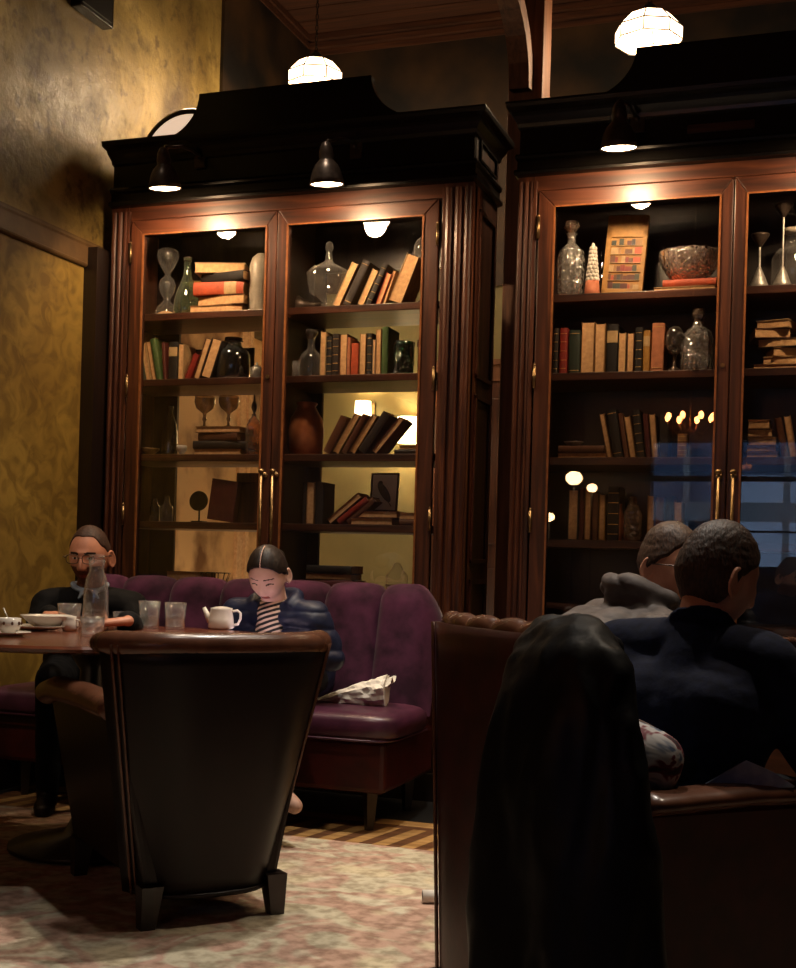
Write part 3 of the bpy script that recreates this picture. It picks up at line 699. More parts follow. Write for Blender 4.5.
# left cabinet, left door
g = 'books behind the left cabinet\'s left door'
stack(A, 309, 'stack beside the green bottle', g, [(189, 241, 8, 2, 'tan', 'o'), (194, 243, 10, -6, 'brown', 'o'), (192, 241, 13, 3, 'orange', 't'), (195, 243, 10, -12, 'black'), (192, 238, 10, 14, 'cream', 'o')])
w_ = 'from left, second shelf, left cabinet\'s left door'
row(B_, 377, w_, g, [(142.5, 146, 34, -12, 'darkgreen'), (146.5, 151, 38, -12, 'cream', 'o'), (151.5, 156, 40, -12, 'tan', 'o'), (156.5, 162, 42, -12, 'green'), (163, 166.5, 38, -5, 'maroon'), (168, 177, 38, 0, 'black', 't'), (178, 183, 36, 0, 'cream', 'o'), (184, 190, 26, 22, 'red'), (192, 198, 42, 18, 'brown', 'o'), (200, 210, 40, 18, 'dark', 'o')])
top1 = stack(C_, 452, 'stack under the goblets', g, [(193, 240, 6, 0, 'brown', 'o'), (192, 246, 8, 3, 'dark'), (196, 236, 8, -3, 'brown'), (194, 238, 6, 0, 'tan', 'o')])
row(D_, 525, 'from left, fourth shelf, left cabinet\'s left door', g, [(206, 232, 41, 7, 'maroon')])
stack(E_, 582, 'heap on lowest lit shelf, left door', g, [(158, 190, 9, 4, 'maroon', 'o'), (163, 196, 9, -8, 'brown', 'o')])
# left cabinet, right door
g = 'books behind the left cabinet\'s right door'
row(A, 305, 'from left, top shelf, left cabinet\'s right door', g, [(331, 338, 47, 25, 'cream', 'o'), (342, 350, 48, 26, 'dark', 'l'), (357, 363, 38, 24, 'cream', 'o'), (365, 371, 44, 24, 'black', 'b'), (375, 380, 33, 20, 'orange', 'o'), (381, 384, 36, 18, 'tan', 'o'), (388, 401, 50, 21, 'cream', 'o')])
row(B_, 373, 'from left, second shelf, left cabinet\'s right door', g, [(319, 324.5, 45, 0, 'cream', 'o'), (325, 331, 40, 0, 'black', 'b'), (331.5, 338, 42, 0, 'dark', 'b'), (338.5, 346, 42, 0, 'brown', 'o'), (346.5, 350, 38, 0, 'salmon'), (350.5, 358, 32, 0, 'orange'), (358.5, 365, 42, 0, 'tan', 'o'), (365.5, 371, 42, 0, 'black', 'b'), (371.5, 374, 36, 0, 'white', 'o'), (374.5, 380, 46, 0, 'tan', 'o'), (380.5, 387, 48, 0, 'green')])
row(C_, 454, 'from left, third shelf, left cabinet\'s right door', g, [(322, 330, 40, 27, 'brown'), (332, 338, 44, 30, 'cream', 'o'), (340, 346, 44, 30, 'brown'), (348, 354, 44, 32, 'tan', 'o'), (357, 366, 46, 34, 'dark'), (370, 376, 44, 40, 'maroon', 'o')])
stack(C_, 454, 'small pile below the bright sconce', g, [(394, 418, 5, 2, 'dark'), (398, 418, 4, 5, 'cream', 'o')])
row(D_, 527, 'from left, fourth shelf, left cabinet\'s right door', g, [(301, 305, 42, 0, 'dark'), (305.5, 313, 42, 0, 'tan', 'o'), (313.5, 322, 42, 0, 'black'), (325, 331, 42, 50, 'brown', 'o'), (335, 341, 38, 52, 'red'), (344, 350, 36, 50, 'brown')])
topD = stack(D_, 527, 'stack in front of the framed bird picture', g, [(350, 392, 7, 0, 'brown', 'o'), (355, 396, 7, -3, 'maroon', 'o')], y0=D + .06)
stack(D_, 527, 'pair at the right end of fourth shelf', g, [(399, 418, 6, 0, 'brown'), (398, 416, 7, 3, 'tan', 'o')])
stack(E_, 583, 'dark stack behind the banquette, right door', g, [(303, 350, 7, 2, 'dark', 'o'), (305, 352, 8, -3, 'maroon'), (304, 349, 6, 3, 'brown', 'o'), (306, 351, 8, 0, 'black')])
# right cabinet, left door
A2, B2, C2, D2, E2 = SH2
g = 'books behind the right cabinet\'s left door'
tb = stack(A2, 287, 'pair under the cut-glass bowl', g, [(653, 715, 5, 0, 'cream', 'o'), (662, 716, 7, -2, 'orange', '')])
row(B2, 371, 'from left, second shelf, right cabinet\'s left door', g, [(552.5, 557.5, 46, 0, 'dark', 'b'), (558.5, 566.5, 46, 0, 'red', 'b'), (567.5, 579, 44, 0, 'darkgreen', 'l'), (580, 593, 52, 0, 'tan', 'o'), (594, 604, 50, 0, 'tan', 'o'), (605.5, 617, 49, 0, 'black', 't'), (618, 625, 40, 0, 'cream', 'o'), (626, 633, 40, 0, 'brown', 'o'), (634, 641.5, 45, 0, 'black', 'b'), (642, 649, 42, 0, 'yellow', 't'), (650, 662.5, 49, 1, 'salmon', 'l')])
stack(C2, 455, 'low stack at the left end of third shelf', g, [(557, 606, 5, 0, 'tan', 'o'), (558, 604, 7, 0, 'brown'), ])
row(C2, 455, 'from left, third shelf, right cabinet\'s left door', g, [(607, 612, 45, -12, 'tan', 'o'), (613, 623, 48, -10, 'black', 'l'), (624, 629, 45, -10, 'brown'), (630, 636, 42, -10, 'tan', 'o'), (637, 645, 48, -8, 'black', 'b'), (646, 651, 44, -6, 'maroon'), (652, 658, 44, -6, 'tan', 'o'), (659, 668, 44, 0, 'dark'), (677, 687, 24, 0, 'tan', 'b')])
row(D2, 541, 'from left, fourth shelf, right cabinet\'s left door', g, [(567, 577, 50, 0, 'grey', 'o'), (578, 583, 52, 0, 'maroon'), (584, 590, 52, 0, 'tan', 'o'), (591, 597, 48, 0, 'brown'), (598, 604, 46, 0, 'yellow', 'o'), (606, 618, 54, 0, 'black', 'b'), (646, 653, 46, 0, 'tan', 'o'), (654, 663, 44, 0, 'brown'), (664, 672, 46, 0, 'dark'), (673, 681, 40, 0, 'tan', 'o')])
g = 'books behind the right cabinet\'s right door'
stack(B2, 368, 'untidy stack right of the centre post', g, [(753, 800, 5, 0, 'brown', 'o'), (762, 800, 8, -6, 'cream', 'o'), (772, 812, 9, 14, 'tan', 'o'), (756, 800, 9, -10, 'dark', 'o'), (753, 790, 10, 12, 'brown', 'o'), (754, 788, 8, -14, 'cream', 'o')])
stack(C2, 455, 'tan stack right of the centre post', g, [(746, 778, 6, 0, 'tan', 'o'), (746, 776, 6, 3, 'brown', 'o'), (747, 776, 8, -2, 'tan', 'o'), (747, 772, 8, 4, 'brown', 'o'), (747, 769, 9, 0, 'tan', 'o')])
row(C2, 455, 'from left, third shelf, right cabinet\'s right door', g, [(782, 789, 40, -12, 'brown'), (790, 797, 42, -10, 'tan', 'o')])

# ------------------------------------------------------------------ glassware and curios
def lathe_thing(name, label, cat, px, z, prof, mat, Y=D + .15, seg=28, group=None, mod=None, ysh=400, smooth=True, tilt=0):
    """prof in pixels as seen from the photographer"""
    k = mpp(px, Y); x = atY(px, ysh, Y).x
    o = thing(name, label, cat, (x, Y, z + .0008), group=group)
    P = [(max(r * k, .0006), h * k) for r, h in prof]
    MB().lathe(P, seg=seg, cap=False, mod=mod).build('glass_body' if 'glass' in mat else 'body', mat, o, smooth=smooth)
    return o, k
rib = lambda n, a: (lambda t, z: 1 + a * math.cos(n * t))
o, k = lathe_thing('hourglass', 'clear triple-lobed glass hourglass at the left end of top shelf', 'hourglass', 164, A, [(0, 0), (12, 0), (12.5, 3), (10, 10), (3.5, 17), (3, 19), (7, 26), (8.5, 32), (7, 38), (2.5, 43), (3, 45), (8, 53), (11.5, 61), (11, 66), (7, 69.5), (0, 70)], 'clear_glass')
MB().lathe([(.0005, .002), (10.5 * k, .002), (11 * k, 3 * k), (6 * k, 6 * k), (.0005, 8 * k)], seg=20, cap=False).build('sand', 'sand', o, smooth=True)
o, k = lathe_thing('glass_bottle', 'green teardrop glass bottle beside the hourglass', 'bottle', 184, A, [(0, 0), (11, 0), (13, 5), (13, 14), (11, 24), (7, 34), (4.5, 41), (3.5, 48), (3.5, 56), (4.5, 57), (4.5, 59)], 'green_glass')
MB().lathe([(.0005, 0), (4 * k, 0), (4.2 * k, 4 * k), (.0005, 4.5 * k)], (0, 0, 56 * k), 16, cap=False).build('stopper', 'dark_metal', o)
lathe_thing('glass_cloche', 'pale frosted glass cloche at the right of the left door\'s top shelf', 'cloche', 257, A, [(11.5, 0), (11.5, 40), (11, 48), (8.5, 56), (4, 60.5), (0, 61.5)], 'frosted')
o, k = lathe_thing('glass_jar', 'dark blue wide glass jar at the right of second shelf', 'jar', 232, B_, [(0, 0), (15, 0), (17, 3), (17, 24), (15, 30), (9, 34), (8, 36), (8, 39), (10, 40)], 'blue_glass')
MB().lathe([(.0005, 0), (9 * k, 0), (9 * k, 3 * k), (.0005, 3.5 * k)], (0, 0, 40 * k), 18, cap=False).build('lid', 'dark_metal', o)
o, k = lathe_thing('lidded_dish', 'small silver lidded dish on second shelf beside the blue jar', 'dish', 256, B_, [(0, 0), (6, 0), (6.5, 1), (7, 10), (6, 11)], 'silver', Y=D + .1)
MB().lathe([(6.5 * k, 0), (3 * k, 2 * k), (1 * k, 3 * k), (1.2 * k, 5 * k), (.0005, 5.5 * k)], (0, 0, 11 * k), 16, cap=False).build('lid', 'silver', o, smooth=True)
o, k = lathe_thing('glass_bottle', 'tall dark green glass bottle on the third shelf, far left', 'bottle', 171, C_, [(0, 0), (7.5, 0), (8, 3), (7.5, 22), (6, 33), (2.5, 42), (2, 46), (2.8, 47), (2.8, 50)], 'dark_glass')
lathe_thing('brass_dish', 'small shallow brass dish at the left end of third shelf', 'dish', 150, C_, [(0, 1), (3, 0), (8, 3), (11, 6), (11, 7), (7, 4), (0, 2.5)], 'brass', Y=D + .1)
lathe_thing('porcelain_pot', 'small off-white footed pot beside the tall dark bottle', 'pot', 183, C_, [(0, 0), (4, 0), (2.5, 2), (5, 5), (5.5, 9), (5, 10), (0, 9)], 'porcelain', Y=D + .1)
for px, l in ((205, 'smoky glass goblet on the stacked books, left of the pair'), (229, 'smoky glass goblet on the stacked books, right of the pair')):
    o, k = lathe_thing('goblet', l, 'goblet', px, top1, [(0, 0), (5.5, .5), (1.4, 2), (1.2, 6), (2.4, 8), (1.4, 11), (2, 14), (8.5, 19), (10.5, 25), (10, 31)], 'smoke_glass', Y=D + .13, group='smoky goblets on the book stack')
o, k = lathe_thing('decanter', 'amber diamond-cut glass decanter at the right of third shelf', 'decanter', 254.5, C_, [(0, 0), (6.5, 0), (7.5, 4), (8.3, 20), (8, 28), (6, 34), (2.5, 38), (2.2, 41)], 'amber_glass', Y=D + .09)
MB().lathe([(.0005, 0), (2.2 * k, 0), (1 * k, 3 * k), (3 * k, 8 * k), (2.6 * k, 12 * k), (1 * k, 15 * k), (.8 * k, 21 * k), (.0005, 22 * k)], (0, 0, 39 * k), 14, cap=False).build('stopper', 'dark_metal', o, smooth=True)
lathe_thing('glass_bottle', 'small clear glass bottle on fourth shelf, left of its neighbour', 'bottle', 158, D_, [(0, 0), (5, 0), (5, 14), (3, 18), (2, 22), (2.5, 23)], 'dark_glass', Y=D + .1)
lathe_thing('glass_bottle', 'small clear glass bottle with neck on fourth shelf beside the round disc', 'bottle', 170, D_, [(0, 0), (6, 0), (6, 14), (3, 18), (2.2, 24), (3, 26)], 'clear_glass', Y=D + .1)
def disc_thing():
    Y = D + .2; p = atY(199, 503, Y); k = mpp(199, Y)
    o = thing('round_plaque', 'round black disc on a stand, fourth shelf of left cabinet', 'plaque', (p.x, Y, D_))
    MB().lathe([(.0005, 0), (10 * k, 0), (10 * k, .008), (.0005, .008)], (0, 0, 22 * k), 30, M=Matrix.Rotation(PI / 2 - .1, 3, 'X')).build('disc', 'black_paint', o)
    MB().box((-.03, -.02, 0), (.03, .03, .01)).tube([(0, .005, .008), (0, .005, 14 * k)], .004, 8).build('stand', 'black_metal', o)
disc_thing()
def wood_box(px0, px1, hp, z, ysh, label, mat, Y=D + .12, dep=.12):
    a = atY(px0, ysh, Y).x; b_ = atY(px1, ysh, Y).x; h = hp * mpp(px0, Y); c = (a + b_) / 2
    o = thing('wooden_box', label, 'box', (c, Y, z + .0008))
    w2 = (b_ - a) / 2
    MB().box((-w2, 0, 0), (w2, dep, h * .8)).build('body', mat, o, bevel=.003)
    MB().box((-w2 - .003, -.003, h * .8), (w2 + .003, dep + .003, h)).build('lid', mat, o, bevel=.003)
wood_box(236, 257, 50, D_, 525, 'upright dark wooden box beside the maroon book', 'wood_z')
wood_box(417, 424, 36, B_, 373, 'brown wooden box at the right end of second shelf', 'wood_z')
def wire_basket():
    px = 215; Y = D + .12; k = mpp(px, Y); x = atY(px, 580, Y).x; z = E_
    o = thing('wire_basket', 'black wire basket on the lowest lit shelf above the banquette', 'basket', (x, Y, z))
    m = MB()
    for q, zz in ((9, 1), (12, 9), (15, 18)): m.tube([(q * k * math.cos(a), q * k * math.sin(a), zz * k) for a in [2 * PI * i / 28 for i in range(28)]], .0022, 6, closed=True)
    m.build('rims', 'black_metal', o)
    m = MB()
    for i in range(14):
        a = 2 * PI * i / 14; m.tube([(q * k * math.cos(a), q * k * math.sin(a), zz * k) for q, zz in ((9, 1), (12, 9), (15, 18))], .0014, 5)
    m.build('wires', 'black_metal', o)
wire_basket()
# right door of the left cabinet
o, k = lathe_thing('apothecary_jar', 'large clear glass apothecary jar with ball stopper, top shelf', 'jar', 325, A, [(0, 0), (11, 0), (9, 3), (5, 7), (8, 10), (18, 16), (21, 26), (23, 36), (20, 40), (13, 44), (6, 48), (4, 50)], 'clear_glass', Y=D + .13, seg=12)
MB().lathe([(.0005, 0), (4 * k, 0), (3.5 * k, 5 * k), (2.5 * k, 8 * k), (4.5 * k, 12 * k), (3.5 * k, 17 * k), (.0005, 19 * k)], (0, 0, 50 * k), 16, cap=False).build('stopper', 'clear_glass', o, smooth=True)
k = mpp(421, D + .1); p = atY(422, 300, D + .1)
gl = thing('glass_orb', 'round glass orb on a tall stem, right edge of top shelf', 'ornament', (p.x, D + .1, A))
MB().ell((0, 0, 55 * k), (10 * k, 10 * k, 13 * k)).build('globe', 'clear_glass', gl, smooth=True)
MB().lathe([(.0005, 0), (7 * k, 0), (5 * k, 3 * k), (1.3 * k, 6 * k), (1.2 * k, 42 * k), (.0005, 43 * k)], seg=14).build('stand', 'dark_metal', gl, smooth=True)
gf = thing('gramophone_horn', 'dark flared horn lying beside the apothecary jar', 'horn', (atY(299, 300, D + .2).x, D + .2, A))
MB().lathe([(.045, 0), (.03, .02), (.014, .06), (.008, .11)], (0, 0, .045), 24, M=Matrix.Rotation(PI / 2, 3, 'Y'), cap=False).build('bell', 'dark_metal', gf, smooth=True, solid=.002)
MB().box((.03, -.02, 0), (.08, .02, .035)).build('foot', 'dark_metal', gf, bevel=.002)
o, k = lathe_thing('decanter', 'clear glass decanter with flat stopper on second shelf', 'decanter', 309.5, B_, [(0, 0), (11, 0), (12, 3), (12, 16), (10, 22), (4, 28), (3, 34), (4.5, 40)], 'clear_glass', Y=D + .09)
MB().lathe([(.0005, 0), (3 * k, 0), (7 * k, 6 * k), (6 * k, 9 * k), (.0005, 9.5 * k)], (0, 0, 38 * k), 14, cap=False).build('stopper', 'smoke_glass', o, smooth=True)
lathe_thing('shot_glass', 'small clear shot glass left of the decanter', 'glass', 295, B_, [(0, 0), (3.5, 0), (4.2, 16), (3.9, 16), (3.2, 2), (0, 1.5)], 'clear_glass', Y=D + .08)
lathe_thing('glass_tumbler', 'deep green textured glass tumbler on second shelf', 'tumbler', 402.5, B_, [(0, 0), (9.5, 0), (10.5, 3), (11, 32), (10.5, 33), (10, 31), (9.5, 3), (0, 2)], 'deepgreen_glass', Y=D + .1)
lathe_thing('copper_jar', 'large copper-pink jar at the left of third shelf', 'jar', 307, C_, [(0, 0), (13, 0), (17, 6), (18, 26), (16, 38), (11, 46), (9, 50), (11, 53), (10, 54), (0, 54)], 'copper', Y=D + .18)
def framed(px0, px1, py0, py1, Y, z, label, art, name='framed_picture', cat='picture', lean=.12):
    a = atY(px0, py1, Y); b_ = atY(px1, py0, Y); w2 = (b_.x - a.x) / 2; h = abs(b_.z - a.z)
    o = thing(name, label, cat, ((a.x + b_.x) / 2, Y, z + .001)); o.rotation_euler = (-lean, 0, 0)
    t_ = .008
    MB().box((-w2, -.006, 0), (-w2 + t_, .006, h)).box((w2 - t_, -.006, 0), (w2, .006, h)).box((-w2, -.006, 0), (w2, .006, t_)).box((-w2, -.006, h - t_), (w2, .006, h)).build('frame', 'darkwood_z', o, bevel=.0015)
    MB().box((-w2 + t_, -.001, t_), (w2 - t_, .003, h - t_)).build('print', art, o)
    return o, w2, h
o, w2, h = framed(369, 398, 476, 515, D + .16, topD - .0005, 'small framed bird picture standing on books, fourth shelf', 'white_cloth')
m = MB(); m.ell((0, -.003, h * .5), (w2 * .28, .002, h * .30), M=Matrix.Rotation(-.6, 3, 'Y')).ell((-w2 * .3, -.003, h * .74), (w2 * .16, .002, w2 * .15)).tube([(w2 * .25, -.003, h * .3), (w2 * .55, -.003, h * .14)], .004, 6, flat=(1, .4)); m.build('bird', 'book_grey', o)
framed(188, 216, 332, 372, D + .36, B_, 'pink and cream print in a frame behind the second shelf\'s books', 'book_pink', lean=0)
framed(219, 255, 334, 374, D + .34, B_, 'dark framed print behind the blue jar', 'dull_wall', lean=0)
o, k = lathe_thing('glass_lantern', 'clear glass jar lantern at the right of the lowest lit shelf', 'jar', 402, E_, [(0, 0), (10, 0), (11, 3), (11, 22), (6, 28), (3, 34), (0, 35)], 'clear_glass', Y=D + .12)
MB().tube([(11.3 * k * math.cos(a), 11.3 * k * math.sin(a), 12 * k) for a in [2 * PI * i / 24 for i in range(24)]], .003, 6, closed=True).build('band', 'brass', o)
# right cabinet, left door, top shelf
o, k = lathe_thing('decanter', 'tall ribbed crystal decanter with cut stopper, right cabinet', 'decanter', 567, A2, [(0, 0), (10, 0), (12, 6), (13, 24), (13.5, 38), (12, 46), (6, 52), (4, 55), (4, 62), (5.5, 64)], 'cut_glass', Y=D + .11, seg=48, mod=rib(12, .05))
MB().lathe([(.0005, 0), (3.5 * k, 0), (3 * k, 3 * k), (8 * k, 9 * k), (6.5 * k, 14 * k), (.0005, 16 * k)], (0, 0, 62 * k), 8, cap=False).build('stopper', 'amber_glass', o)
o, k = lathe_thing('cone_ornament', 'pale beaded cone ornament on a pink base beside the ribbed decanter', 'ornament', 589, A2, [(0, 0), (8, 0), (7.5, 6), (6.5, 16), (0, 16.5)], 'terracotta', Y=D + .11)
m = MB()
for j in range(9):
    r_ = (5.4 - j * .42) * k
    for i in range(8):
        a = 2 * PI * (i + .5 * (j % 2)) / 8; m.ell((r_ * math.cos(a), r_ * math.sin(a), (17 + j * 3.9) * k), (2.0 * k, 2.0 * k, 2.3 * k), seg=7, rings=5)
m.lathe([(5 * k, 16 * k), (1.5 * k, 53 * k), (.0005, 54 * k)], seg=10); m.build('beads', 'white_cloth', o, smooth=True)
lathe_thing('glass_bottle', 'small dark green faceted bottle behind the cone ornament', 'bottle', 598, A2, [(0, 0), (5, 0), (6, 14), (6, 26), (3, 32), (2.5, 48), (3, 50)], 'dark_glass', Y=D + .22)
def toy_bookcase():
    Y = D + .10; k = mpp(620, Y); a = atY(600, 290, Y).x; b_ = atY(641, 290, Y).x; w = b_ - a; h = 84 * k
    o = thing('miniature_bookcase', 'tan model bookcase with tiny coloured books on top shelf', 'ornament', ((a + b_) / 2, Y + .02, A2 + .001)); o.rotation_euler = (math.radians(-6), math.radians(3), 0)
    w2 = w / 2; t_ = 4.2 * k
    m = MB().box((-w2, .006, 0), (w2, .03, h)).box((-w2, 0, 0), (-w2 + t_ * 1.3, .006, h)).box((w2 - t_, 0, 0), (w2, .006, h)).box((-w2, 0, 0), (w2, .006, t_ * 1.7)).box((-w2, 0, h - t_ * 5.4), (w2, .006, h))
    m.build('case', 'book_yellow', o, bevel=.001)
    z0 = t_ * 1.7; z1 = h - t_ * 5.4; n = 6; zz = (z1 - z0) / n
    cols = ['darkgreen', 'cream', 'tan', 'red', 'black', 'brown', 'orange', 'navy', 'maroon', 'yellow']
    m = MB()
    for j in range(n):
        z = z0 + j * zz; m.box((-w2 + t_ * 1.3, 0, z), (w2 - t_, .008, z + .0025))
    m.build('little_shelves', 'book_cream', o)
    for j in range(n):
        z = z0 + j * zz; x = -w2 + t_ * 1.4
        while x < w2 - t_ * 1.6:
            bw = rnd.uniform(.008, .02) if rnd.random() < .6 else .03; bw = min(bw, w2 - t_ - x - .001)
            c = rnd.choice(cols)
            MB().box((x, .001, z + .0025), (x + bw, .008, z + zz * rnd.uniform(.55, .85))).build('tiny_book', 'book_' + c, o)
            x += bw + .001
toy_bookcase()
o, k = lathe_thing('glass_bowl', 'large cut-glass bowl resting on two flat books', 'bowl', 686, tb, [(0, 0), (14, 0), (20, 5), (25, 12), (29, 22), (30.5, 29), (29.5, 29), (24, 13), (18, 6), (0, 2)], 'pink_glass', Y=D + .145, seg=48, mod=rib(14, .03))
def shell_mask():
    Y = D + .1; k = mpp(674, Y); x = atY(674, 370, Y).x
    o = thing('carved_head', 'small pale glass carved head on a stand beside the salmon book', 'ornament', (x, Y, B2))
    m = MB(); m.ell((0, 0, 32 * k), (10 * k, 8 * k, 15 * k)).ell((0, -7 * k, 30 * k), (2.5 * k, 4 * k, 5 * k)).ell((-3 * k, -5 * k, 24 * k), (4 * k, 4 * k, 3 * k)).ell((5 * k, -4 * k, 36 * k), (4 * k, 4 * k, 4 * k)); m.build('head', 'smoke_glass', o, smooth=True)
    MB().lathe([(.0005, 0), (7 * k, 0), (6 * k, 3 * k), (2 * k, 6 * k), (2 * k, 18 * k), (.0005, 18.5 * k)], seg=16).build('stand', 'dark_metal', o, smooth=True)
shell_mask()
o, k = lathe_thing('decanter', 'broad faceted crystal decanter at the right of second shelf', 'decanter', 696, B2, [(0, 0), (15, 0), (16.5, 5), (16.5, 30), (13, 40), (6, 45), (5, 48)], 'cut_glass', Y=D + .09, seg=8, smooth=False)
MB().lathe([(.0005, 0), (5 * k, 0), (4 * k, 3 * k), (7 * k, 8 * k), (6 * k, 14 * k), (.0005, 16 * k)], (0, 0, 48 * k), 8, cap=False).build('stopper', 'amber_glass', o)
lathe_thing('silver_dish', 'small silver dish on the low stack, third shelf', 'dish', 575, C2 + 13 * mpp(580, D + .1), [(0, 0), (5, 0), (9, 3), (10, 4), (0, 2)], 'silver', Y=D + .12)
lathe_thing('amber_jar', 'round amber glass jar among the books of fourth shelf', 'jar', 636, D2, [(0, 0), (8, 0), (9.5, 6), (9.5, 26), (6, 34), (4, 38), (5, 44), (0, 45)], 'amber_glass', Y=D + .1)
lathe_thing('amber_vase', 'slim amber vase between the patterned book and amber jar', 'vase', 623, D2, [(0, 0), (3, 0), (3.6, 8), (3.4, 26), (2, 34), (2.5, 37)], 'copper', Y=D + .1)
# right door, top shelf
def funnel(px, h, w, label, Y):
    k = mpp(px, Y); x = atY(px, 280, Y).x
    o = thing('glass_funnel', label, 'funnel', (x, Y, A2), group='silver-footed funnels in the right cabinet')
    MB().lathe([(.0005, 0), (10 * k, 0), (9 * k, 4 * k), (2.4 * k, 20 * k), (1.6 * k, 22 * k), (.0005, 22 * k)], seg=20, cap=False).build('foot', 'silver', o, smooth=True)
    MB().tube([(0, 0, 21 * k), (0, 0, (h - 12) * k)], 1.1 * k, 8).build('stem', 'silver', o)
    MB().lathe([(1.4 * k, (h - 13) * k), (w * k, (h - 2) * k), (w * k, h * k), ((w - 1) * k, h * k), (1.0 * k, (h - 11) * k)], seg=20, cap=False).build('cone', 'dark_metal', o, smooth=True)
funnel(759, 55, 9, 'shorter funnel on a conical foot, just right of the centre post', D + .1)
funnel(782, 84, 9, 'taller funnel on a conical foot, in front of the apothecary bottle', D + .1)
o, k = lathe_thing('glass_bottle', 'big clear stoppered apothecary bottle behind the taller funnel', 'bottle', 788, A2, [(0, 0), (19, 0), (20, 4), (20, 34), (16, 42), (8, 46), (7, 50), (7, 58), (9, 60)], 'clear_glass', Y=D + .2)
MB().lathe([(.0005, 0), (7 * k, 0), (10 * k, 2 * k), (10 * k, 5 * k), (.0005, 6 * k)], (0, 0, 59 * k), 16, cap=False).build('stopper', 'frosted', o, smooth=True)
# ------------------------------------------------------------------ banquette
def banquette():
    x0, x1 = -3.26, -1.545; N_ = 7; chw = (-1.515 + 3.23) / N_
    o = thing('banquette', 'long plum velvet channel-back banquette in front of the left cabinet', 'sofa', (-2.4, 4.7, 0))
    T = Vector((-2.4, 4.7, 0))
    def part(mb, n, mat, **kw): mb.v = [p - T for p in mb.v]; return mb.build(n, mat, o, **kw)
    for i in range(N_):
        a = -3.23 + i * chw; last = i == N_ - 1
        def f(u, v, a=a, last=last):
            # u around the section (front, over the top, back), v across the channel
            s = (v - .5) * 2; bul = math.sqrt(max(0, 1 - abs(s) ** 2.6))
            x = a + chw * v
            H = .895 + .035 * bul - (.16 * max(0, (s - .1)) ** 2.2 if last else 0)
            if u < .6:
                t = u / .6; z = .40 + (H - .05 - .40) * t; y = 4.73 + .115 * t - .038 * bul + (.06 * max(0, s) ** 3 if last else 0)
            elif u < .8:
                t = (u - .6) / .2 * PI; z = H - .05 + .05 * math.sin(t); y = 4.905 - .06 * math.cos(t) - .038 * bul * (1 - t / PI) + .02 * t / PI + (.06 * max(0, s) ** 3 * (1 - t / PI) if last else 0)
            else:
                t = (u - .8) / .2; z = H - .05 - (H - .45) * t; y = 4.985
            return (x, y, z)
        part(MB().grid(f, 26, 13), 'back_channel', 'velvet_plum', smooth=True)
    part(MB().box((x0, 4.90, .2), (-1.56, 4.98, .72)), 'back_frame', 'leather_oxblood', bevel=.01)
    def cush(u, v):
        # closed rounded slab with a rounded free end
        a = 2 * PI * v; ca, sa = math.cos(a), math.sin(a)
        sgn = lambda q: (1 if q > 0 else -1)
        yy = sgn(ca) * abs(ca) ** .35; zz = sgn(sa) * abs(sa) ** .5
        X = x0 + (x1 - x0 + .04) * u; e = 1.0
        du = (x1 + .04 - X); 
        if du < .12: e = math.sqrt(max(0.02, 1 - (1 - du / .12) ** 2))
        return (X, 4.54 + yy * .235 * (.72 + .28 * e) , .395 + zz * .052 * (.6 + .4 * e) + (.008 * zz if zz > 0 else 0))
    m = MB().grid(cush, 60, 32, cv=True); n = 32
    m.f += [tuple(range(n)), tuple(59 * n + k for k in reversed(range(n)))]; m.m += [0, 0]
    part(m, 'seat_cushion', 'leather_plum', smooth=True)
    part(MB().tube([(x0, 4.308, .352), (x1 - .06, 4.308, .352), (x1, 4.33, .352), (x1 + .03, 4.40, .352), (x1 + .035, 4.74, .352)], .005, 8), 'piping', 'leather_plum', smooth=True)
    part(MB().box((x0, 4.35, .15), (x1, 4.94, .35)), 'seat_base', 'leather_oxblood', bevel=.02)
    for x in (x0 + .1, -2.4, x1 - .08):
        for y in (4.42, 4.86):
            part(MB().lathe([(.018, 0), (.032, .15)], (x, y, 0), 4), 'leg', 'darkwood_z')
banquette()
# crumpled white paper bag on the seat
def bag():
    p = atZp(353, 704, .452)
    o = thing('cloth_napkin', 'crumpled white cloth napkin lying on the plum seat', 'napkin', (p.x, p.y, .449), rz=.1)
    def f(u, v):
        a = 2 * PI * v; t = u
        x = -.19 + .33 * t; w_ = .012 + .055 * t ** 1.1; h = .010 + .062 * max(0, (t - .15)) ** .9
        if t > .93: w_ *= .82
        q = Vector((x * 9, math.cos(a) * 2, math.sin(a) * 2)); nz = noise.noise(q * 1.7) * .35 + noise.noise(q * 4) * .18
        r = 1 + nz * (t ** .5)
        z = h + math.sin(a) * h * r
        return (x, math.cos(a) * w_ * r - .02 * t, max(.0, z))
    m = MB().grid(f, 26, 26, cv=True); m.f.append(tuple(range(26))); m.m.append(0); m.f.append(tuple(25 * 26 + k for k in range(26))); m.m.append(0)
    m.build('gathered_cloth', 'white_cloth', o)
    m = MB()
    def g(u, v):
        x = .01 + .15 * u; y = -.05 + .10 * v
        z = .055 + .05 * u + .016 * noise.noise(Vector((u * 5, v * 5, 3))) + .012 * math.sin(v * 9 + u * 5)
        return (x, y, z)
    m.grid(g, 14, 14); m.build('loose_fold', 'white_cloth', o, solid=.003)
def atZp(px, py, Z):
    r = ray(px, py); t = (Z - CAMH) / r[2]; return Vector((r[0] * t, r[1] * t, Z))
bag()

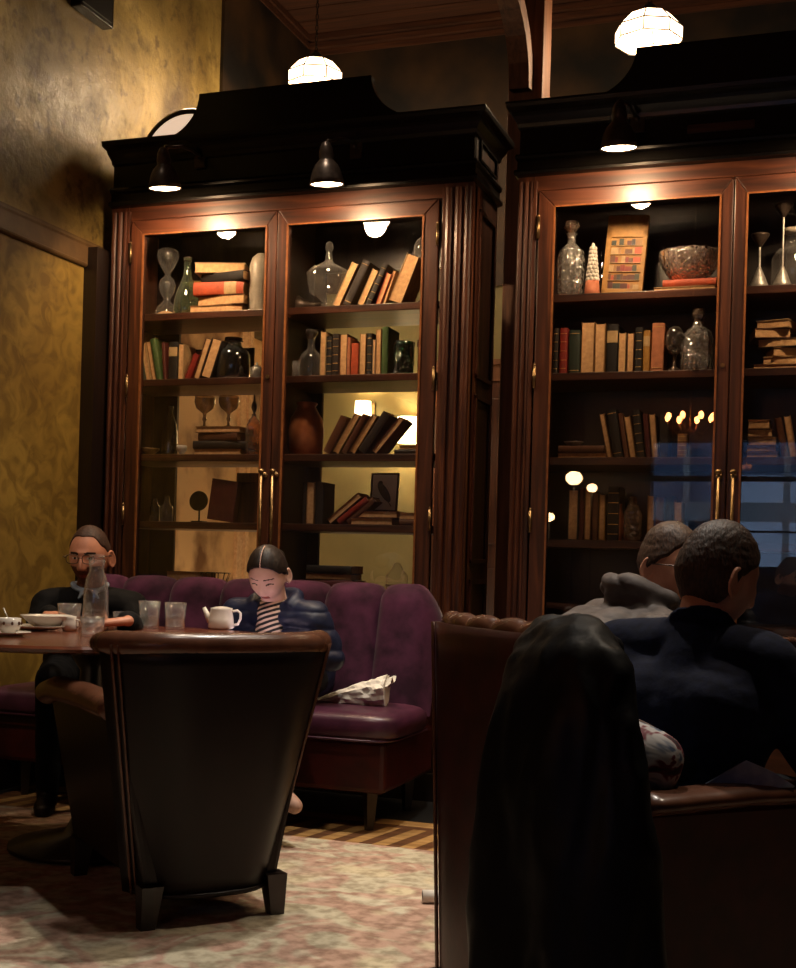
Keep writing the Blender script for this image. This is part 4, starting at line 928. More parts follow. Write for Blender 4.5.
# ------------------------------------------------------------------ round table and tableware
TC = Vector((-2.36, 3.66, 0))
tb_ = thing('round_table', 'round polished wooden table in front of the banquette', 'table', TC)
MB().lathe([(.001, .715), (.60, .715), (.625, .722), (.632, .732), (.625, .74), (.001, .74)], seg=72, cap=False).build('tabletop', 'tabletop', tb_, smooth=False)
MB().lathe([(.03, .0145), (.26, .022), (.26, .037), (.08, .07), (.045, .14), (.05, .4), (.04, .62), (.09, .70), (.2, .715)], seg=28, cap=False).build('pedestal', 'darkwood_z', tb_, smooth=True)
ZT = .741
def tpos(px, py, z=ZT): return atZp(px, py, z)
def lathe_at(name, label, cat, p, prof, mat, seg=28, group=None, partname='body'):
    o = thing(name, label, cat, p, group=group)
    MB().lathe(prof, seg=seg, cap=False).build(partname, mat, o, smooth=True); return o
# cup and saucer with spoon
p = tpos(9, 636)
o = lathe_at('saucer', 'white patterned saucer at the left edge of the round table', 'saucer', p, [(.001, .002), (.04, .002), (.068, .012), (.070, .014), (.04, .006), (.001, .005)], 'porcelain')
p2 = p + Vector((0, 0, .006))
o = lathe_at('tea_cup', 'patterned porcelain tea cup on its saucer, far left', 'cup', p2, [(.001, .001), (.02, .001), (.022, .004), (.034, .02), (.037, .052), (.035, .052), (.032, .02), (.001, .008)], 'porcelain')
MB().tube([(-.034, 0, .044), (-.052, 0, .042), (-.056, 0, .030), (-.046, 0, .018), (-.033, 0, .018)], .0035, 8).build('handle', 'porcelain', o, smooth=True)
m = MB()
for i in range(9):
    a = 2 * PI * i / 9; m.ell((.0375 * math.cos(a), .0375 * math.sin(a), .036), (.004, .004, .006), seg=8, rings=6)
m.build('painted_dots', 'book_brown', o)
o = thing('teaspoon', 'silver teaspoon standing in the tea cup', 'spoon', p2 + Vector((0, 0, .008)))
MB().tube([(.02, 0, .004), (-.01, 0, .05), (-.024, 0, .075)], [.0025, .002, .004], 8, flat=(1, .5)).build('stem', 'silver', o, smooth=True)
MB().ell((.022, 0, .004), (.012, .008, .003)).build('bowl', 'silver', o, smooth=True)
# plates + bowl
p = tpos(38, 630)
o = lathe_at('dinner_plate', 'wide white plate under the cream bowl', 'plate', p, [(.001, .002), (.06, .002), (.105, .014), (.107, .017), (.06, .006), (.001, .005)], 'porcelain')
o = lathe_at('soup_bowl', 'cream bowl resting on the wide white plate', 'bowl', p + Vector((.02, .02, .0065)), [(.001, .0), (.035, .0), (.06, .018), (.088, .042), (.09, .046), (.084, .043), (.05, .014), (.001, .008)], 'porcelain')
p = tpos(70, 631)
o = lathe_at('milk_jug', 'small white milk jug between the bowl and carafe', 'jug', p, [(.001, .0), (.024, .0), (.028, .01), (.028, .03), (.02, .044), (.022, .052), (.019, .052), (.001, .03)], 'porcelain')
MB().tube([(.024, 0, .04), (.042, 0, .036), (.042, 0, .018), (.026, 0, .014)], .0035, 8).build('handle', 'porcelain', o, smooth=True)
def tumbler(px, py, r, h, water, label, tw=.86):
    o = lathe_at('water_glass', label, 'glass', tpos(px, py), [(.001, .001), (r * tw, .001), (r, h), (r - .002, h), (r * tw - .003, .010), (.001, .008)], 'clear_glass', group='water glasses on the round table', partname='glass_body')
    if water: MB().lathe([(.001, .009), (r * tw - .004, .010), ((r * tw - .003) + (r - r * tw) * water, h * water), (.001, h * water)], seg=24, cap=False).build('water', 'water', o, smooth=True)
    MB().tube([((r - .001) * math.cos(a), (r - .001) * math.sin(a), h) for a in [2 * PI * i / 32 for i in range(32)]], .0016, 6, closed=True).build('rim', 'cut_glass', o, smooth=True)
tumbler(69, 627, .043, .085, .0, 'empty wide water glass behind the milk jug')
tumbler(92, 636, .040, .062, .8, 'short water glass in front of the carafe', .92)
tumbler(121, 629, .031, .062, .5, 'small ribbed water glass just right of the carafe')
tumbler(149, 628, .041, .100, .45, 'tall water glass, left of the two by the teapot')
tumbler(175, 629, .041, .098, .5, 'water glass with a slice, nearest the teapot')
o = lathe_at('water_carafe', 'tall clear glass carafe with a narrow neck and water', 'carafe', tpos(95, 630), [(.001, .001), (.045, .001), (.047, .01), (.043, .14), (.036, .185), (.027, .205), (.025, .215), (.028, .235), (.030, .25), (.028, .25), (.022, .215), (.033, .18), (.040, .13), (.043, .012), (.001, .008)], 'clear_glass', partname='glass_body')
MB().lathe([(.001, .009), (.042, .012), (.0405, .07), (.001, .07)], seg=24, cap=False).build('water', 'water', o, smooth=True)
MB().lathe([(.001, 0), (.026, 0), (.026, .02), (.001, .022)], (0, 0, .248), 20, cap=False).build('stopper', 'clear_glass', o, smooth=True)
o = thing('white_teapot', 'small white porcelain teapot by the reading woman', 'teapot', tpos(221, 629), rz=.25)
MB().lathe([(.001, 0), (.044, 0), (.050, .008), (.047, .04), (.041, .074), (.042, .080), (.001, .082)], seg=32, cap=False).build('body', 'porcelain', o, smooth=True)
MB().tube([(-.040, 0, .030), (-.054, 0, .052), (-.068, 0, .080)], [.016, .011, .007], 10).build('spout', 'porcelain', o, smooth=True)
MB().tube([(.040, 0, .068), (.062, 0, .072), (.074, 0, .062), (.074, 0, .040), (.064, 0, .020), (.045, 0, .016)], .005, 8).build('handle', 'porcelain', o, smooth=True)
MB().lathe([(.036, .081), (.02, .085), (.001, .087)], seg=20, cap=False).build('lid', 'porcelain', o, smooth=True)

# ------------------------------------------------------------------ armchairs
def tub_chair(name, label, loc, yaw, wb, wt, Hb, za, arml, rec, lb, lt, tuft=0, roll=.04, wrap=.16, fl=.9):
    """facing +Y; origin on the floor under the middle of the back panel"""
    o = thing(name, label, 'armchair', loc, yaw)
    hw = lambda z: wb + (wt - wb) * ((z - .08) / (Hb - .08)); yo = lambda z: -rec * ((z - .08) / (Hb - .08))
    z0 = .09
    def shell(u, v, inner=0):
        z = z0 + (Hb - roll - z0) * v; s = (u - .5) * 2
        w_ = hw(z); x = w_ * (abs(s) ** .9) * (1 if s > 0 else -1)
        y = yo(z) + wrap * abs(s) ** 3.2
        return Vector((x, y, z))
    def back(u, v):
        # closed tube section around the plan: outer then inner
        if v < .5: s_ = v * 2; p = shell(s_, u); return p
        s_ = 2 - v * 2; p = shell(s_, u); th = .11
        return Vector((p.x * (1 - .20 * abs((s_ - .5) * 2) ** 4), p.y + th - .05 * abs((s_ - .5) * 2) ** 3, p.z))
    m = MB().grid(back, 14, 48, cv=True); m.f += [tuple(range(48)), tuple(13 * 48 + k for k in reversed(range(48)))]; m.m += [0, 0]
    m.build('backrest', lb, o, smooth=True, bevel=.0)
    # top roll, scalloped when tufted
    pts = []; rr = []; n = 44
    for i in range(n + 1):
        u = i / n; p = shell(u, 1); s = (u - .5) * 2
        dip = 0
        if tuft: dip = -.011 * (1 - abs(math.sin(PI * u * tuft)) ** .6)
        zz = Hb - roll + dip
        pts.append((p.x * .96, p.y + .035, zz)); e = 1 - .25 * max(0, abs(s) - .93) / .07
        rr.append(roll * e * (1 + (.08 * abs(math.sin(PI * u * tuft)) if tuft else 0)))
    m = MB().tube(pts, rr, 14, flat=(1, 1.0)).ell(pts[0], (rr[0],) * 3, seg=14, rings=8).ell(pts[-1], (rr[-1],) * 3, seg=14, rings=8)
    m.build('top_roll', lt, o, smooth=True)
    # side piping of the outer back panel
    for u in (.035, .965):
        m = MB().tube([shell(u, v) + Vector((0, -.006, 0)) for v in [k / 14 for k in range(15)]], .0045, 8).tube([shell(u + (.02 if u < .5 else -.02), v) + Vector((0, -.006, 0)) for v in [k / 14 for k in range(15)]], .0035, 8)
        m.build('piping', lt, o, smooth=True)
    MB().tube([shell(.03 + .94 * k / 24, 0) + Vector((0, -.005, .01)) for k in range(25)], .006, 8).build('bottom_piping', lb, o, smooth=True)
    # arms
    for s in (-1, 1):
        xb = s * hw(za) * .86; ya = .19 + yo(za)
        P = [(xb, ya, za - .01), (xb * 1.03, ya + arml * .4, za), (xb * 1.06, ya + arml * .8, za - .004), (xb * 1.04, ya + arml, za - .03)]
        m = MB(); R_ = .052 if tuft else .042
        n = 24; q = []
        for i in range(n + 1):
            t = i / n * 3; j = min(int(t), 2); q.append(Vector(P[j]).lerp(Vector(P[j + 1]), t - j))
        q = [q[0]] + [(q[i - 1] + q[i] * 2 + q[i + 1]) / 4 for i in range(1, n)] + [q[-1]]
        m.tube(q, [R_ * (1 + (.06 * abs(math.sin(i / n * PI * 6)) if tuft else 0)) for i in range(n + 1)], 14, flat=(1.05, fl)).ell(q[-1], (R_, R_ * .8, R_ * fl), seg=14, rings=8)
        a_ = m.build('armrest', lt, o, smooth=True)
        xo = s * hw(.12) * .80; m = MB(); vs = []
        for (X_, Z_) in ((xo, .12), (xb, za - .02)):
            vs += [(X_ - s * .035, ya - .06, Z_), (X_ + s * .015, ya - .06, Z_), (X_ + s * .015, ya + arml - .02, Z_), (X_ - s * .035, ya + arml - .02, Z_)]
        m.add(vs, [(0, 3, 2, 1), (4, 5, 6, 7), (0, 1, 5, 4), (1, 2, 6, 5), (2, 3, 7, 6), (3, 0, 4, 7)])
        m.build('arm_panel', lb, a_, bevel=.015)
    MB().box((-wb * .86, .06, .12), (wb * .86, arml + .08, .30)).build('seat_base', lb, o, bevel=.02)
    MB().box((-wb * .84, .09, .30), (wb * .84, arml + .10, .44)).build('seat_cushion', lb, o, bevel=.04)
    for sx in (-1, 1):
        for sy, yy in ((-1, .04), (1, arml + .02)):
            x = sx * (wb - .035)
            m = MB(); m.add([(x - .02 + sx * .008, yy - .02, .0145), (x + .02 + sx * .008, yy - .02, .0145), (x + .02 + sx * .008, yy + .02, .0145), (x - .02 + sx * .008, yy + .02, .0145), (x - .03, yy - .03, .13), (x + .03, yy - .03, .13), (x + .03, yy + .03, .13), (x - .03, yy + .03, .13)], [(0, 3, 2, 1), (4, 5, 6, 7), (0, 1, 5, 4), (1, 2, 6, 5), (2, 3, 7, 6), (3, 0, 4, 7)])
            m.build('leg', 'darkwood_z', o)
    return o
c1 = CW(-.462, 3.39)
tub_chair('armchair', 'dark brown leather armchair seen from behind at the round table', c1, math.radians(19.2 + 30), .215, .345, .812, .605, .66, .13, 'leather_black', 'leather_tan_highlight', roll=.036)
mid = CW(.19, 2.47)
tub_chair('armchair', 'oxblood leather armchair with tufted top and a dark coat over it', mid, math.radians(19.2 - 66), .268, .305, .905, .582, .62, .02, 'leather_oxblood', 'leather_tan_highlight', tuft=6, roll=.024, wrap=.04, fl=.42)

# dark coat hanging over the corner of the right armchair
def coat():
    m = MB()
    def W(px, py, dep, r):
        a = (px - CX); b_ = (py - CY)
        u = a * math.cos(RO) + b_ * math.sin(RO); v = -a * math.sin(RO) + b_ * math.cos(RO)
        p = CW(u / F * dep, dep, 1 - v / F * dep); return p
    rows = [((545, 634), (572, 634), (602, 650), 2.14), ((528, 668), (575, 662), (612, 676), 2.06), ((510, 730), (570, 720), (622, 730), 2.02), ((497, 790), (565, 780), (636, 790), 2.0), ((490, 850), (565, 850), (644, 850), 1.99), ((484, 920), (565, 920), (648, 920), 1.98), ((484, 990), (565, 990), (650, 990), 1.97)]
    prev = None
    for a, b_, c, dep in rows:
        cur = [W(*a, dep + .10, 0), W(*b_, dep, 0), W(*c, dep - .02, 0)]
        for p, q in zip(cur, cur[1:]): m.capsule(p, .035, q, .035)
        if prev:
            for p, q in zip(prev, cur): m.capsule(p, .034, q, .034)
            m.capsule(prev[0].lerp(prev[1], .5), .04, cur[0].lerp(cur[1], .5), .04); m.capsule(prev[1].lerp(prev[2], .5), .04, cur[1].lerp(cur[2], .5), .04)
            m.capsule(prev[0].lerp(prev[1], .25), .036, cur[0].lerp(cur[1], .25), .036); m.capsule(prev[0].lerp(prev[1], .75), .036, cur[0].lerp(cur[1], .75), .036)
            m.capsule(prev[1].lerp(prev[2], .25), .036, cur[1].lerp(cur[2], .25), .036); m.capsule(prev[1].lerp(prev[2], .75), .036, cur[1].lerp(cur[2], .75), .036)
        prev = cur
    # the collar and shoulder lying over the top of the back
    m.capsule(W(560, 640, 2.15, 0), .045, W(600, 652, 2.2, 0), .04); m.capsule(W(545, 640, 2.2, 0), .03, W(560, 645, 2.35, 0), .03); m.capsule(W(590, 656, 2.1, 0), .03, W(613, 690, 2.08, 0), .025)
    # inner side of the drape
    m.capsule(W(560, 650, 2.3, 0), .03, W(575, 720, 2.36, 0), .03); m.capsule(W(600, 660, 2.26, 0), .03, W(610, 730, 2.30, 0), .03)
    c = W(570, 800, 2.05, 0); base = Vector((c.x, c.y, 0)); m.v = [p - base for p in m.v]
    def disp(co):
        q = Vector((co.x * 11, co.y * 11, co.z * 3.0)); return .016 * noise.noise(q) + .006 * (1 - abs(noise.noise(q * 1.9)) * 2.2)
    ob = blob('draped_coat', m, ['coat_fabric'], .011, None, base, smooth=10, disp=disp)
    tag(ob, 'black coat draped over the corner of the oxblood armchair', 'coat')
    pts = []
    for k in range(12):
        t = k / 11; pts.append(W(536 - 14 * t + 3 * math.sin(t * 5), 636 + 58 * t, 2.035 + .02 * t, 0) - base)
    return ob
coat()
# cushion on the right armchair
def cushion():
    c = CW(.405, 2.42, .60)
    def f(u, v):
        a = PI * (u - .5); b_ = 2 * PI * v
        sg = lambda q, e: (1 if q > 0 else -1) * abs(q) ** e
        x = .145 * sg(math.cos(b_), .45) * math.cos(a) ** .5; z = .145 * sg(math.sin(b_), .45) * math.cos(a) ** .5
        y = .055 * sg(math.sin(a), 1.0) * 1.0
        pinch = 1 - .10 * (1 - abs(x * z) / (.17 * .17))
        q = Vector((x, y, z)); q.x *= pinch; q.z *= pinch
        return q
    m = MB().grid(f, 20, 48, cv=True)
    o = thing('scatter_cushion', 'floral grey and maroon cushion between the coat and the man', 'cushion', c, math.radians(19.2 - 30)); o.rotation_euler = (math.radians(-12), math.radians(20), math.radians(19.2 - 30))
    m.build('cover', 'floral_cushion', o, smooth=True)
    MB().tube([(.132 * (1 if math.cos(a) > 0 else -1) * abs(math.cos(a)) ** .5, 0, .132 * (1 if math.sin(a) > 0 else -1) * abs(math.sin(a)) ** .5) for a in [2 * PI * (i + .5) / 40 for i in range(40)]], .004, 6, closed=True).build('piping', 'book_brown', o, smooth=True)
cushion()
# paper beside the man, rolled napkin on the rug
p = CW(.68, 2.42, .57)
o = thing('folded_paper', 'pale blue folded paper resting by the low arm of the armchair', 'paper', p, .3)
MB().add([(-.09, -.03, .02), (.09, -.03, .03), (.09, .09, .0), (-.09, .09, .0), (0, -.02, .075), (.05, -.02, .055)], [(0, 1, 5, 4), (0, 4, 3), (4, 5, 2, 3), (1, 2, 5)]).build('sheet', 'blue_shirt', o, solid=.003)
p = atZp(434, 903, .014)
o = thing('rolled_napkin', 'small rolled white paper napkin on the rug by the armchair', 'napkin', p, .4)
MB().lathe([(.014, -.035), (.019, -.035), (.017, .05), (.012, .05)], (0, 0, .0195), 20, M=Matrix.Rotation(PI / 2, 3, 'Y'), cap=False).build('roll', 'white_cloth', o, smooth=True)
MB().tube([(-.02 + .004 * i, .0 + .0045 * math.cos(i * .9), .0195 + .0045 * math.sin(i * .9)) for i in range(14)], .004, 6).build('inner_fold', 'white_cloth', o)

# right-hand table with tableware
T2 = CW(1.15, 3.15)
t2 = thing('round_table', 'dark round table at the right edge, before the right cabinet', 'table', T2)
MB().lathe([(.001, .715), (.48, .715), (.50, .722), (.505, .732), (.50, .74), (.001, .74)], seg=64, cap=False).build('tabletop', 'darkwood_x', t2)
MB().lathe([(.03, .0145), (.24, .022), (.24, .037), (.08, .07), (.045, .14), (.05, .4), (.04, .62), (.09, .70), (.2, .715)], seg=28, cap=False).build('pedestal', 'darkwood_z', t2, smooth=True)
lathe_at('side_plate', 'small white plate at the edge of the right-hand table', 'plate', atZp(795, 668, ZT), [(.001, .002), (.04, .002), (.068, .010), (.070, .013), (.04, .006), (.001, .005)], 'porcelain')
lathe_at('dark_plate', 'dark plate near the front of the right-hand table', 'plate', atZp(806, 684, ZT), [(.001, .002), (.06, .002), (.095, .012), (.097, .015), (.06, .006), (.001, .005)], 'book_pink')
# ------------------------------------------------------------------ people
def ss(x): x = max(0, min(1, x)); return x * x * (3 - 2 * x)
def gs(x, s): return math.exp(-(x / s) ** 2)
def head_point(n, s=1.0, female=False, soft=1.0):
    x, y, z = n
    a, b_, c = .0755, .096, .118
    px, py, pz = a * x, b_ * y, c * z
    if z < 0:
        px *= 1 - .30 * (-z) ** 1.5 * (1.08 if female else .85)
        if y < 0: py *= 1 - .50 * min(1, -z * 1.1)
        else: py *= 1 - .10 * (-z) ** 2
    if z > .3: px *= 1 + .03 * (z - .3)
    if y > 0:
        f = ss(y * 2.2)
        # flatter face, brow, sockets, nose, lips, chin, cheeks
        py -= f * .006 * (1 - abs(x))
        py += f * .005 * gs(pz - .022, .010) * gs(px, .045) * (.4 if female else 1)
        for sx in (-1, 1):
            py -= f * .011 * gs(px - sx * .031, .017) * gs(pz - .003, .013)
            py += f * .005 * gs(px - sx * .031, .011) * gs(pz - .001, .007)
            py += f * .006 * gs(px - sx * .045, .018) * gs(pz + .028, .016)
            py += f * .006 * gs(px - sx * .011, .006) * gs(pz + .040, .006)
        if -.060 < pz < .022:
            t = ss((.022 - pz) / .058); drop = ss((pz + .058) / .014)
            py += f * (.026 if not female else .021) * t * drop * gs(px, .0085 + .006 * t)
        py += f * .0065 * gs(pz + .064, .0045) * gs(px, .020)
        py += f * .0070 * gs(pz + .075, .0050) * gs(px, .018)
        py -= f * .004 * gs(pz + .0695, .0018) * gs(px, .022)
        py -= f * .004 * gs(pz + .087, .006) * gs(px, .02)
        py += f * .010 * gs(pz + .104, .014) * gs(px, .024)
    return Vector((px, py, pz)) * s
def ico(sub):
    bm = bmesh.new(); bmesh.ops.create_icosphere(bm, subdivisions=sub, radius=1)
    vs = [v.co.normalized() for v in bm.verts]; fs = [tuple(v.index for v in f.verts) for f in bm.faces]; bm.free(); return vs, fs
ICO = ico(6)
def head_into(mb, H, s, female):
    vs = [H @ head_point(n, s, female) for n in ICO[0]]
    mb.add(vs, ICO[1])
    for sx in (-1, 1):      # ears
        M = H.to_3x3() @ Matrix.Rotation(sx * .35, 3, 'Z') @ Matrix.Rotation(-.18, 3, 'X')
        c = H @ (Vector((sx * .077, -.012, -.012)) * s)
        pts = [Vector((sx * .003, .020 * math.cos(a) * (1 if a > PI else .9) - .004, .031 * math.sin(a))) * s for a in [2 * PI * i / 18 for i in range(18)]]
        mb.tube([c + M @ p for p in pts], .0050 * s, 8, closed=True)
        mb.ell(c, (.006 * s, .018 * s, .027 * s), M=M, seg=14, rings=8)
        mb.ell(c + M @ Vector((0, .002, -.028)) * s, (.006 * s, .009 * s, .010 * s), M=M, seg=10, rings=6)
def hand_into(mb, w, d, up, side, curl=.5, s=1.0):
    """w wrist, d direction of the fingers, up = back of the hand, side = +1 thumb on the right of d"""
    d = Vector(d).normalized(); up = (Vector(up) - d * Vector(up).dot(d)).normalized(); r = d.cross(up) * side
    w = Vector(w)
    for k, off in enumerate((-.028, -.010, .010, .026)):
        mb.capsule(w + r * off * .5, .016 * s, w + d * .082 * s + r * off * s, .0115 * s, 12)
    L = [(.026, .040, .030, .022), (.009, .044, .034, .024), (-.010, .041, .031, .022), (-.028, .032, .025, .018)]
    for off, a, b_, c in L:
        p = w + d * .086 * s + r * off * s; ang = 0
        for seg_, rr in ((a, .0088), (b_, .0080), (c, .0072)):
            ang += curl * .75; q = p + (d * math.cos(ang) - up * math.sin(ang)) * seg_ * s
            mb.capsule(p, rr * s, q, (rr - .0007) * s, 10); p = q
    p = w + d * .02 * s + r * .026 * s
    for (dr, dd, du, L_), rr in zip(((.72, .62, -.15, .042), (.42, .88, -.25, .034), (.2, .95, -.3, .026)), (.0125, .0098, .0088)):
        q = p + (r * dr + d * dd + up * du).normalized() * L_ * s
        mb.capsule(p, rr * s, q, rr * .92 * s, 10); p = q
def person(name, label, base, yaw, J, Hyaw, Hpitch, skin, clothes, hair, s=1.0, female=False, glasses=False, beard=False, Hroll=0):
    """J in world space; base = point of the seat under the pelvis"""
    W = {k: Vector(v) for k, v in J.items()}
    H = Matrix.Translation(W['head']) @ Matrix.Rotation(Hyaw, 4, 'Z') @ Matrix.Rotation(Hroll, 4, 'Y') @ Matrix.Rotation(Hpitch, 4, 'X')
    base = Vector(base)
    def rel(mb): mb.v = [p - base for p in mb.v]; return mb
    fw = Vector((-math.sin(yaw), math.cos(yaw), 0)); rt = Vector((math.cos(yaw), math.sin(yaw), 0)); up = Vector((0, 0, 1))
    def torso(mb, g, full=True):
        pe, ch, ne = W['pelvis'], W['chest'], W['neck']; wa = pe.lerp(ch, .5)
        for o_ in (-.065, 0, .065):
            mb.capsule(pe + rt * o_ * s, (.105 + g) * s, wa + rt * o_ * .9 * s, (.098 + g) * s, 22)
            mb.capsule(wa + rt * o_ * .9 * s, (.098 + g) * s, ch + rt * o_ * 1.15 * s, (.105 + g) * s, 22)
        mb.capsule(ch, (.10 + g) * s, ne - up * .045 * s, (.062 + g) * s, 22)
        for k in ('L', 'R'):
            mb.capsule(ne - up * .05 * s, (.052 + g) * s, W['sh' + k], (.052 + g) * s, 20)
            mb.capsule(ch, (.085 + g) * s, W['sh' + k] - up * .02 * s, (.056 + g) * s, 20)
    def arms(mb, g, cut=1.0):
        for k in ('L', 'R'):
            a, e, w_ = W['sh' + k], W['el' + k], W['wr' + k]
            mb.capsule(a, (.050 + g) * s, e, (.038 + g) * s, 18); mb.capsule(e, (.038 + g) * s, e.lerp(w_, cut), (.026 + g) * s, 18)
    def legs(mb, g):
        for k in ('L', 'R'):
            hp = W['pelvis'] + rt * (.085 if k == 'R' else -.085) * s - up * .01
            mb.capsule(hp, (.082 + g) * s, W['kn' + k], (.056 + g) * s, 20); mb.capsule(W['kn' + k], (.054 + g) * s, W['an' + k], (.036 + g) * s, 18)
    def feet(mb, g, ks=('L', 'R')):
        for k in ks:
            fd = W.get('fd' + k, fw); a = W['an' + k]
            sole = a - up * .045 * s
            mb.capsule(a, (.036 + g) * s, sole - fd * .03, (.032 + g) * s, 14); mb.capsule(sole - fd * .02, (.034 + g) * s, sole + fd * .10 * s - up * .006, (.030 + g) * s, 14); mb.capsule(sole + fd * .10 * s - up * .006, (.034 + g) * s, sole + fd * .16 * s - up * .012, (.024 + g) * s, 14)
    mb = MB(); torso(mb, -.012); arms(mb, -.006); legs(mb, -.01); feet(mb, -.008)
    mb.capsule(W['neck'] - up * .03, .056 * s, H @ (Vector((0, -.022, -.06)) * s), .050 * s, 22)
    head_into(mb, H, s, female)
    for k, sd in (('L', 1), ('R', -1)):
        d = (W['hd' + k] - W['wr' + k]); hand_into(mb, W['wr' + k], d, W.get('hu' + k, up), sd, J2.get('curl', .5), s)
    rel(mb)
    Hi = H.inverted()
    def mf(c):
        p = Hi @ (c + base) / s
        if p.y > .045 and p.length < .16:
            ax = abs(p.x)
            if ax < .019 and abs(p.z + .0695) < (.0085 if female else .006): return 1
            if beard and p.z < -.030 and not (ax < .02 and p.z > -.058): return 2
            ez = p.z - .001
            if .017 < ax < .046:
                q = (ax - .031) / .014
                lid = .0055 * (1 - q * q)
                if female:
                    if abs(ez + .002 + .003 * q * q) < .0028: return 5
                elif abs(ez) < lid: return 4 if abs(ax - .031) < .0065 else 3
            bz = .021 - (ax - .03) ** 2 * 4
            if .012 < ax < .050 and abs(p.z - bz) < (.0026 if female else .0042): return 5
        if beard and p.z < -.045 and p.y > -.01 and p.length < .16 and p.z > -.125: return 2
        return 0
    body = blob('person', mb, [skin, 'lips', 'stubble', 'eye_white', 'eye_dark', 'brow'], .0042, None, base, 0, smooth=2, matfn=mf)
    tag(body, label, 'person')
    def nz(sc_, amp): return lambda co: amp * noise.noise(co * sc_) + amp * .4 * noise.noise(co * sc_ * 2.6)
    for (cname, kind, mat, g, opts) in clothes:
        mb = MB(); df = nz(opts.get('ns', 14), opts.get('na', .005))
        if kind == 'top':
            torso(mb, g); arms(mb, g, opts.get('cut', .94))
            if opts.get('collar'):
                nk = W['neck']; hb = H @ (Vector((0, -.03, -.07)) * s)
                ax = (hb - nk).normalized(); cc = nk.lerp(hb, opts.get('cp', .30)); u_ = ax.cross(rt).normalized(); v_ = ax.cross(u_)
                mb.tube([cc + (u_ * math.cos(a) + v_ * math.sin(a)) * .063 * s for a in [2 * PI * i / 26 for i in range(26)]], opts['collar'], 10, closed=True)
            if opts.get('bigcollar'):
                nk = W['neck'] + up * .02; q = opts['bigcollar']
                mb.tube([nk + (fw * -math.cos(a) * .075 + rt * math.sin(a) * .085) + up * (.02 * math.cos(a) - .04 * max(0, -math.cos(a))) for a in [-2.2 + 4.4 * i / 26 for i in range(27)]], q, 10)
            if opts.get('hood'):
                hc = W['neck'] - fw * .095 * s + up * .035; 
                for t in (-1, -.5, 0, .5, 1):
                    mb.capsule(hc + rt * .085 * t + fw * .06 * abs(t) + up * .0, .040, W['neck'] - fw * .06 + rt * .07 * t - up * .08, .05, 16)
                mb.tube([W['neck'] + up * .045 - fw * .015 + (rt * math.cos(a) * .098 + fw * math.sin(a) * .088) + up * (-.03 * math.sin(a)) for a in [2 * PI * i / 26 for i in range(26)]], .032, 12, closed=True)
            if opts.get('quilt'):
                qn = opts['quilt']; d0 = df
                df = lambda co, d0=d0: d0(co) - .010 * (1 - abs(math.sin((co.z + .2 * noise.noise(co * 3)) * qn)) ** .5)
            if opts.get('open'):
                # open jacket: leave the chest clear by carving later with the shirt in front
                pass
        elif kind == 'bottom': 
            pe = W['pelvis']
            for o_ in (-.06, 0, .06): mb.capsule(pe + rt * o_ * s, (.107 + g) * s, pe + up * .06 + rt * o_ * s, (.104 + g) * s, 20)
            legs(mb, g)
        elif kind == 'shirt':
            ch, ne = W['chest'], W['neck']
            mb.capsule(ch + fw * .045 + up * .0, .095 * s, ne + fw * .035 - up * .04, .060 * s, 22); mb.capsule(W['pelvis'] + fw * .04, .10 * s, ch + fw * .045, .095 * s, 22)
            if opts.get('collar'):
                nk = ne + up * .005
                mb.tube([nk + (fw * math.cos(a) + rt * math.sin(a)) * .060 * s + up * (.012 - .02 * max(0, math.cos(a))) for a in [2 * PI * i / 26 for i in range(26)]], opts['collar'], 10, closed=True, flat=(1, 1))
        elif kind == 'collar':
            nk = W['neck'] + up * .008; q = opts['collar']
            for sd in (-1, 1):
                mb.tube([nk + (fw * math.cos(a) + rt * math.sin(a) * sd) * .064 * s + up * (.012 - .028 * max(0, math.cos(a))) for a in [.12 + 3.0 * i / 20 for i in range(21)]], q, 10)
                mb.capsule(nk + fw * .062 + rt * sd * .012 - up * .012, q * .9, nk + fw * .078 + rt * sd * .04 - up * .045, q * .6, 10)
        elif kind == 'shoes':
            for k in ('L', 'R'):
                m1 = MB(); feet(m1, g, (k,)); rel(m1)
                sh_ = blob('shoe', m1, [mat], .006, body, (0, 0, 0), smooth=4)
                fd = W.get('fd' + k, fw); fd = Vector((fd.x, fd.y, fd.z)).normalized(); a = W['an' + k] - up * .075 * s
                m1 = MB().tube([a - fd * .055, a - fd * .03, a + fd * .04, a + fd * .12 * s, a + fd * .175 * s], [.018, .032, .030, .034, .014], 14, flat=(1, .32)); rel(m1)
                m1.build('sole', 'white_cloth' if mat == 'shoe_beige' else 'black_paint', sh_, smooth=True)
            continue
        rel(mb)
        blob(cname, mb, [mat], opts.get('vox', .007), body, (0, 0, 0), smooth=opts.get('sm', 5), disp=df)
    # hair
    zfront, zside, zback, th, part_, streak = hair['front'], hair.get('side', .004), hair.get('back', -.055), hair['t'], hair.get('part', False), hair.get('n', 60)
    def zl(x, y):
        if y > .080: z = zfront
        elif y > .035: z = zside + .022 + (zfront - zside - .022) * ss((y - .035) / .045)
        elif y > .004: z = zside + .022 * ss((y - .004) / .031)
        elif y > -.03: z = zback + (zside - zback) * ss((y + .03) / .034)
        else: z = zback
        return z + .002 * noise.noise(Vector((x * 90, y * 90, 1))) + hair.get('recede', 0) * gs(abs(x) - .038, .02) * (1 if y > .02 else 0)
    vs = []
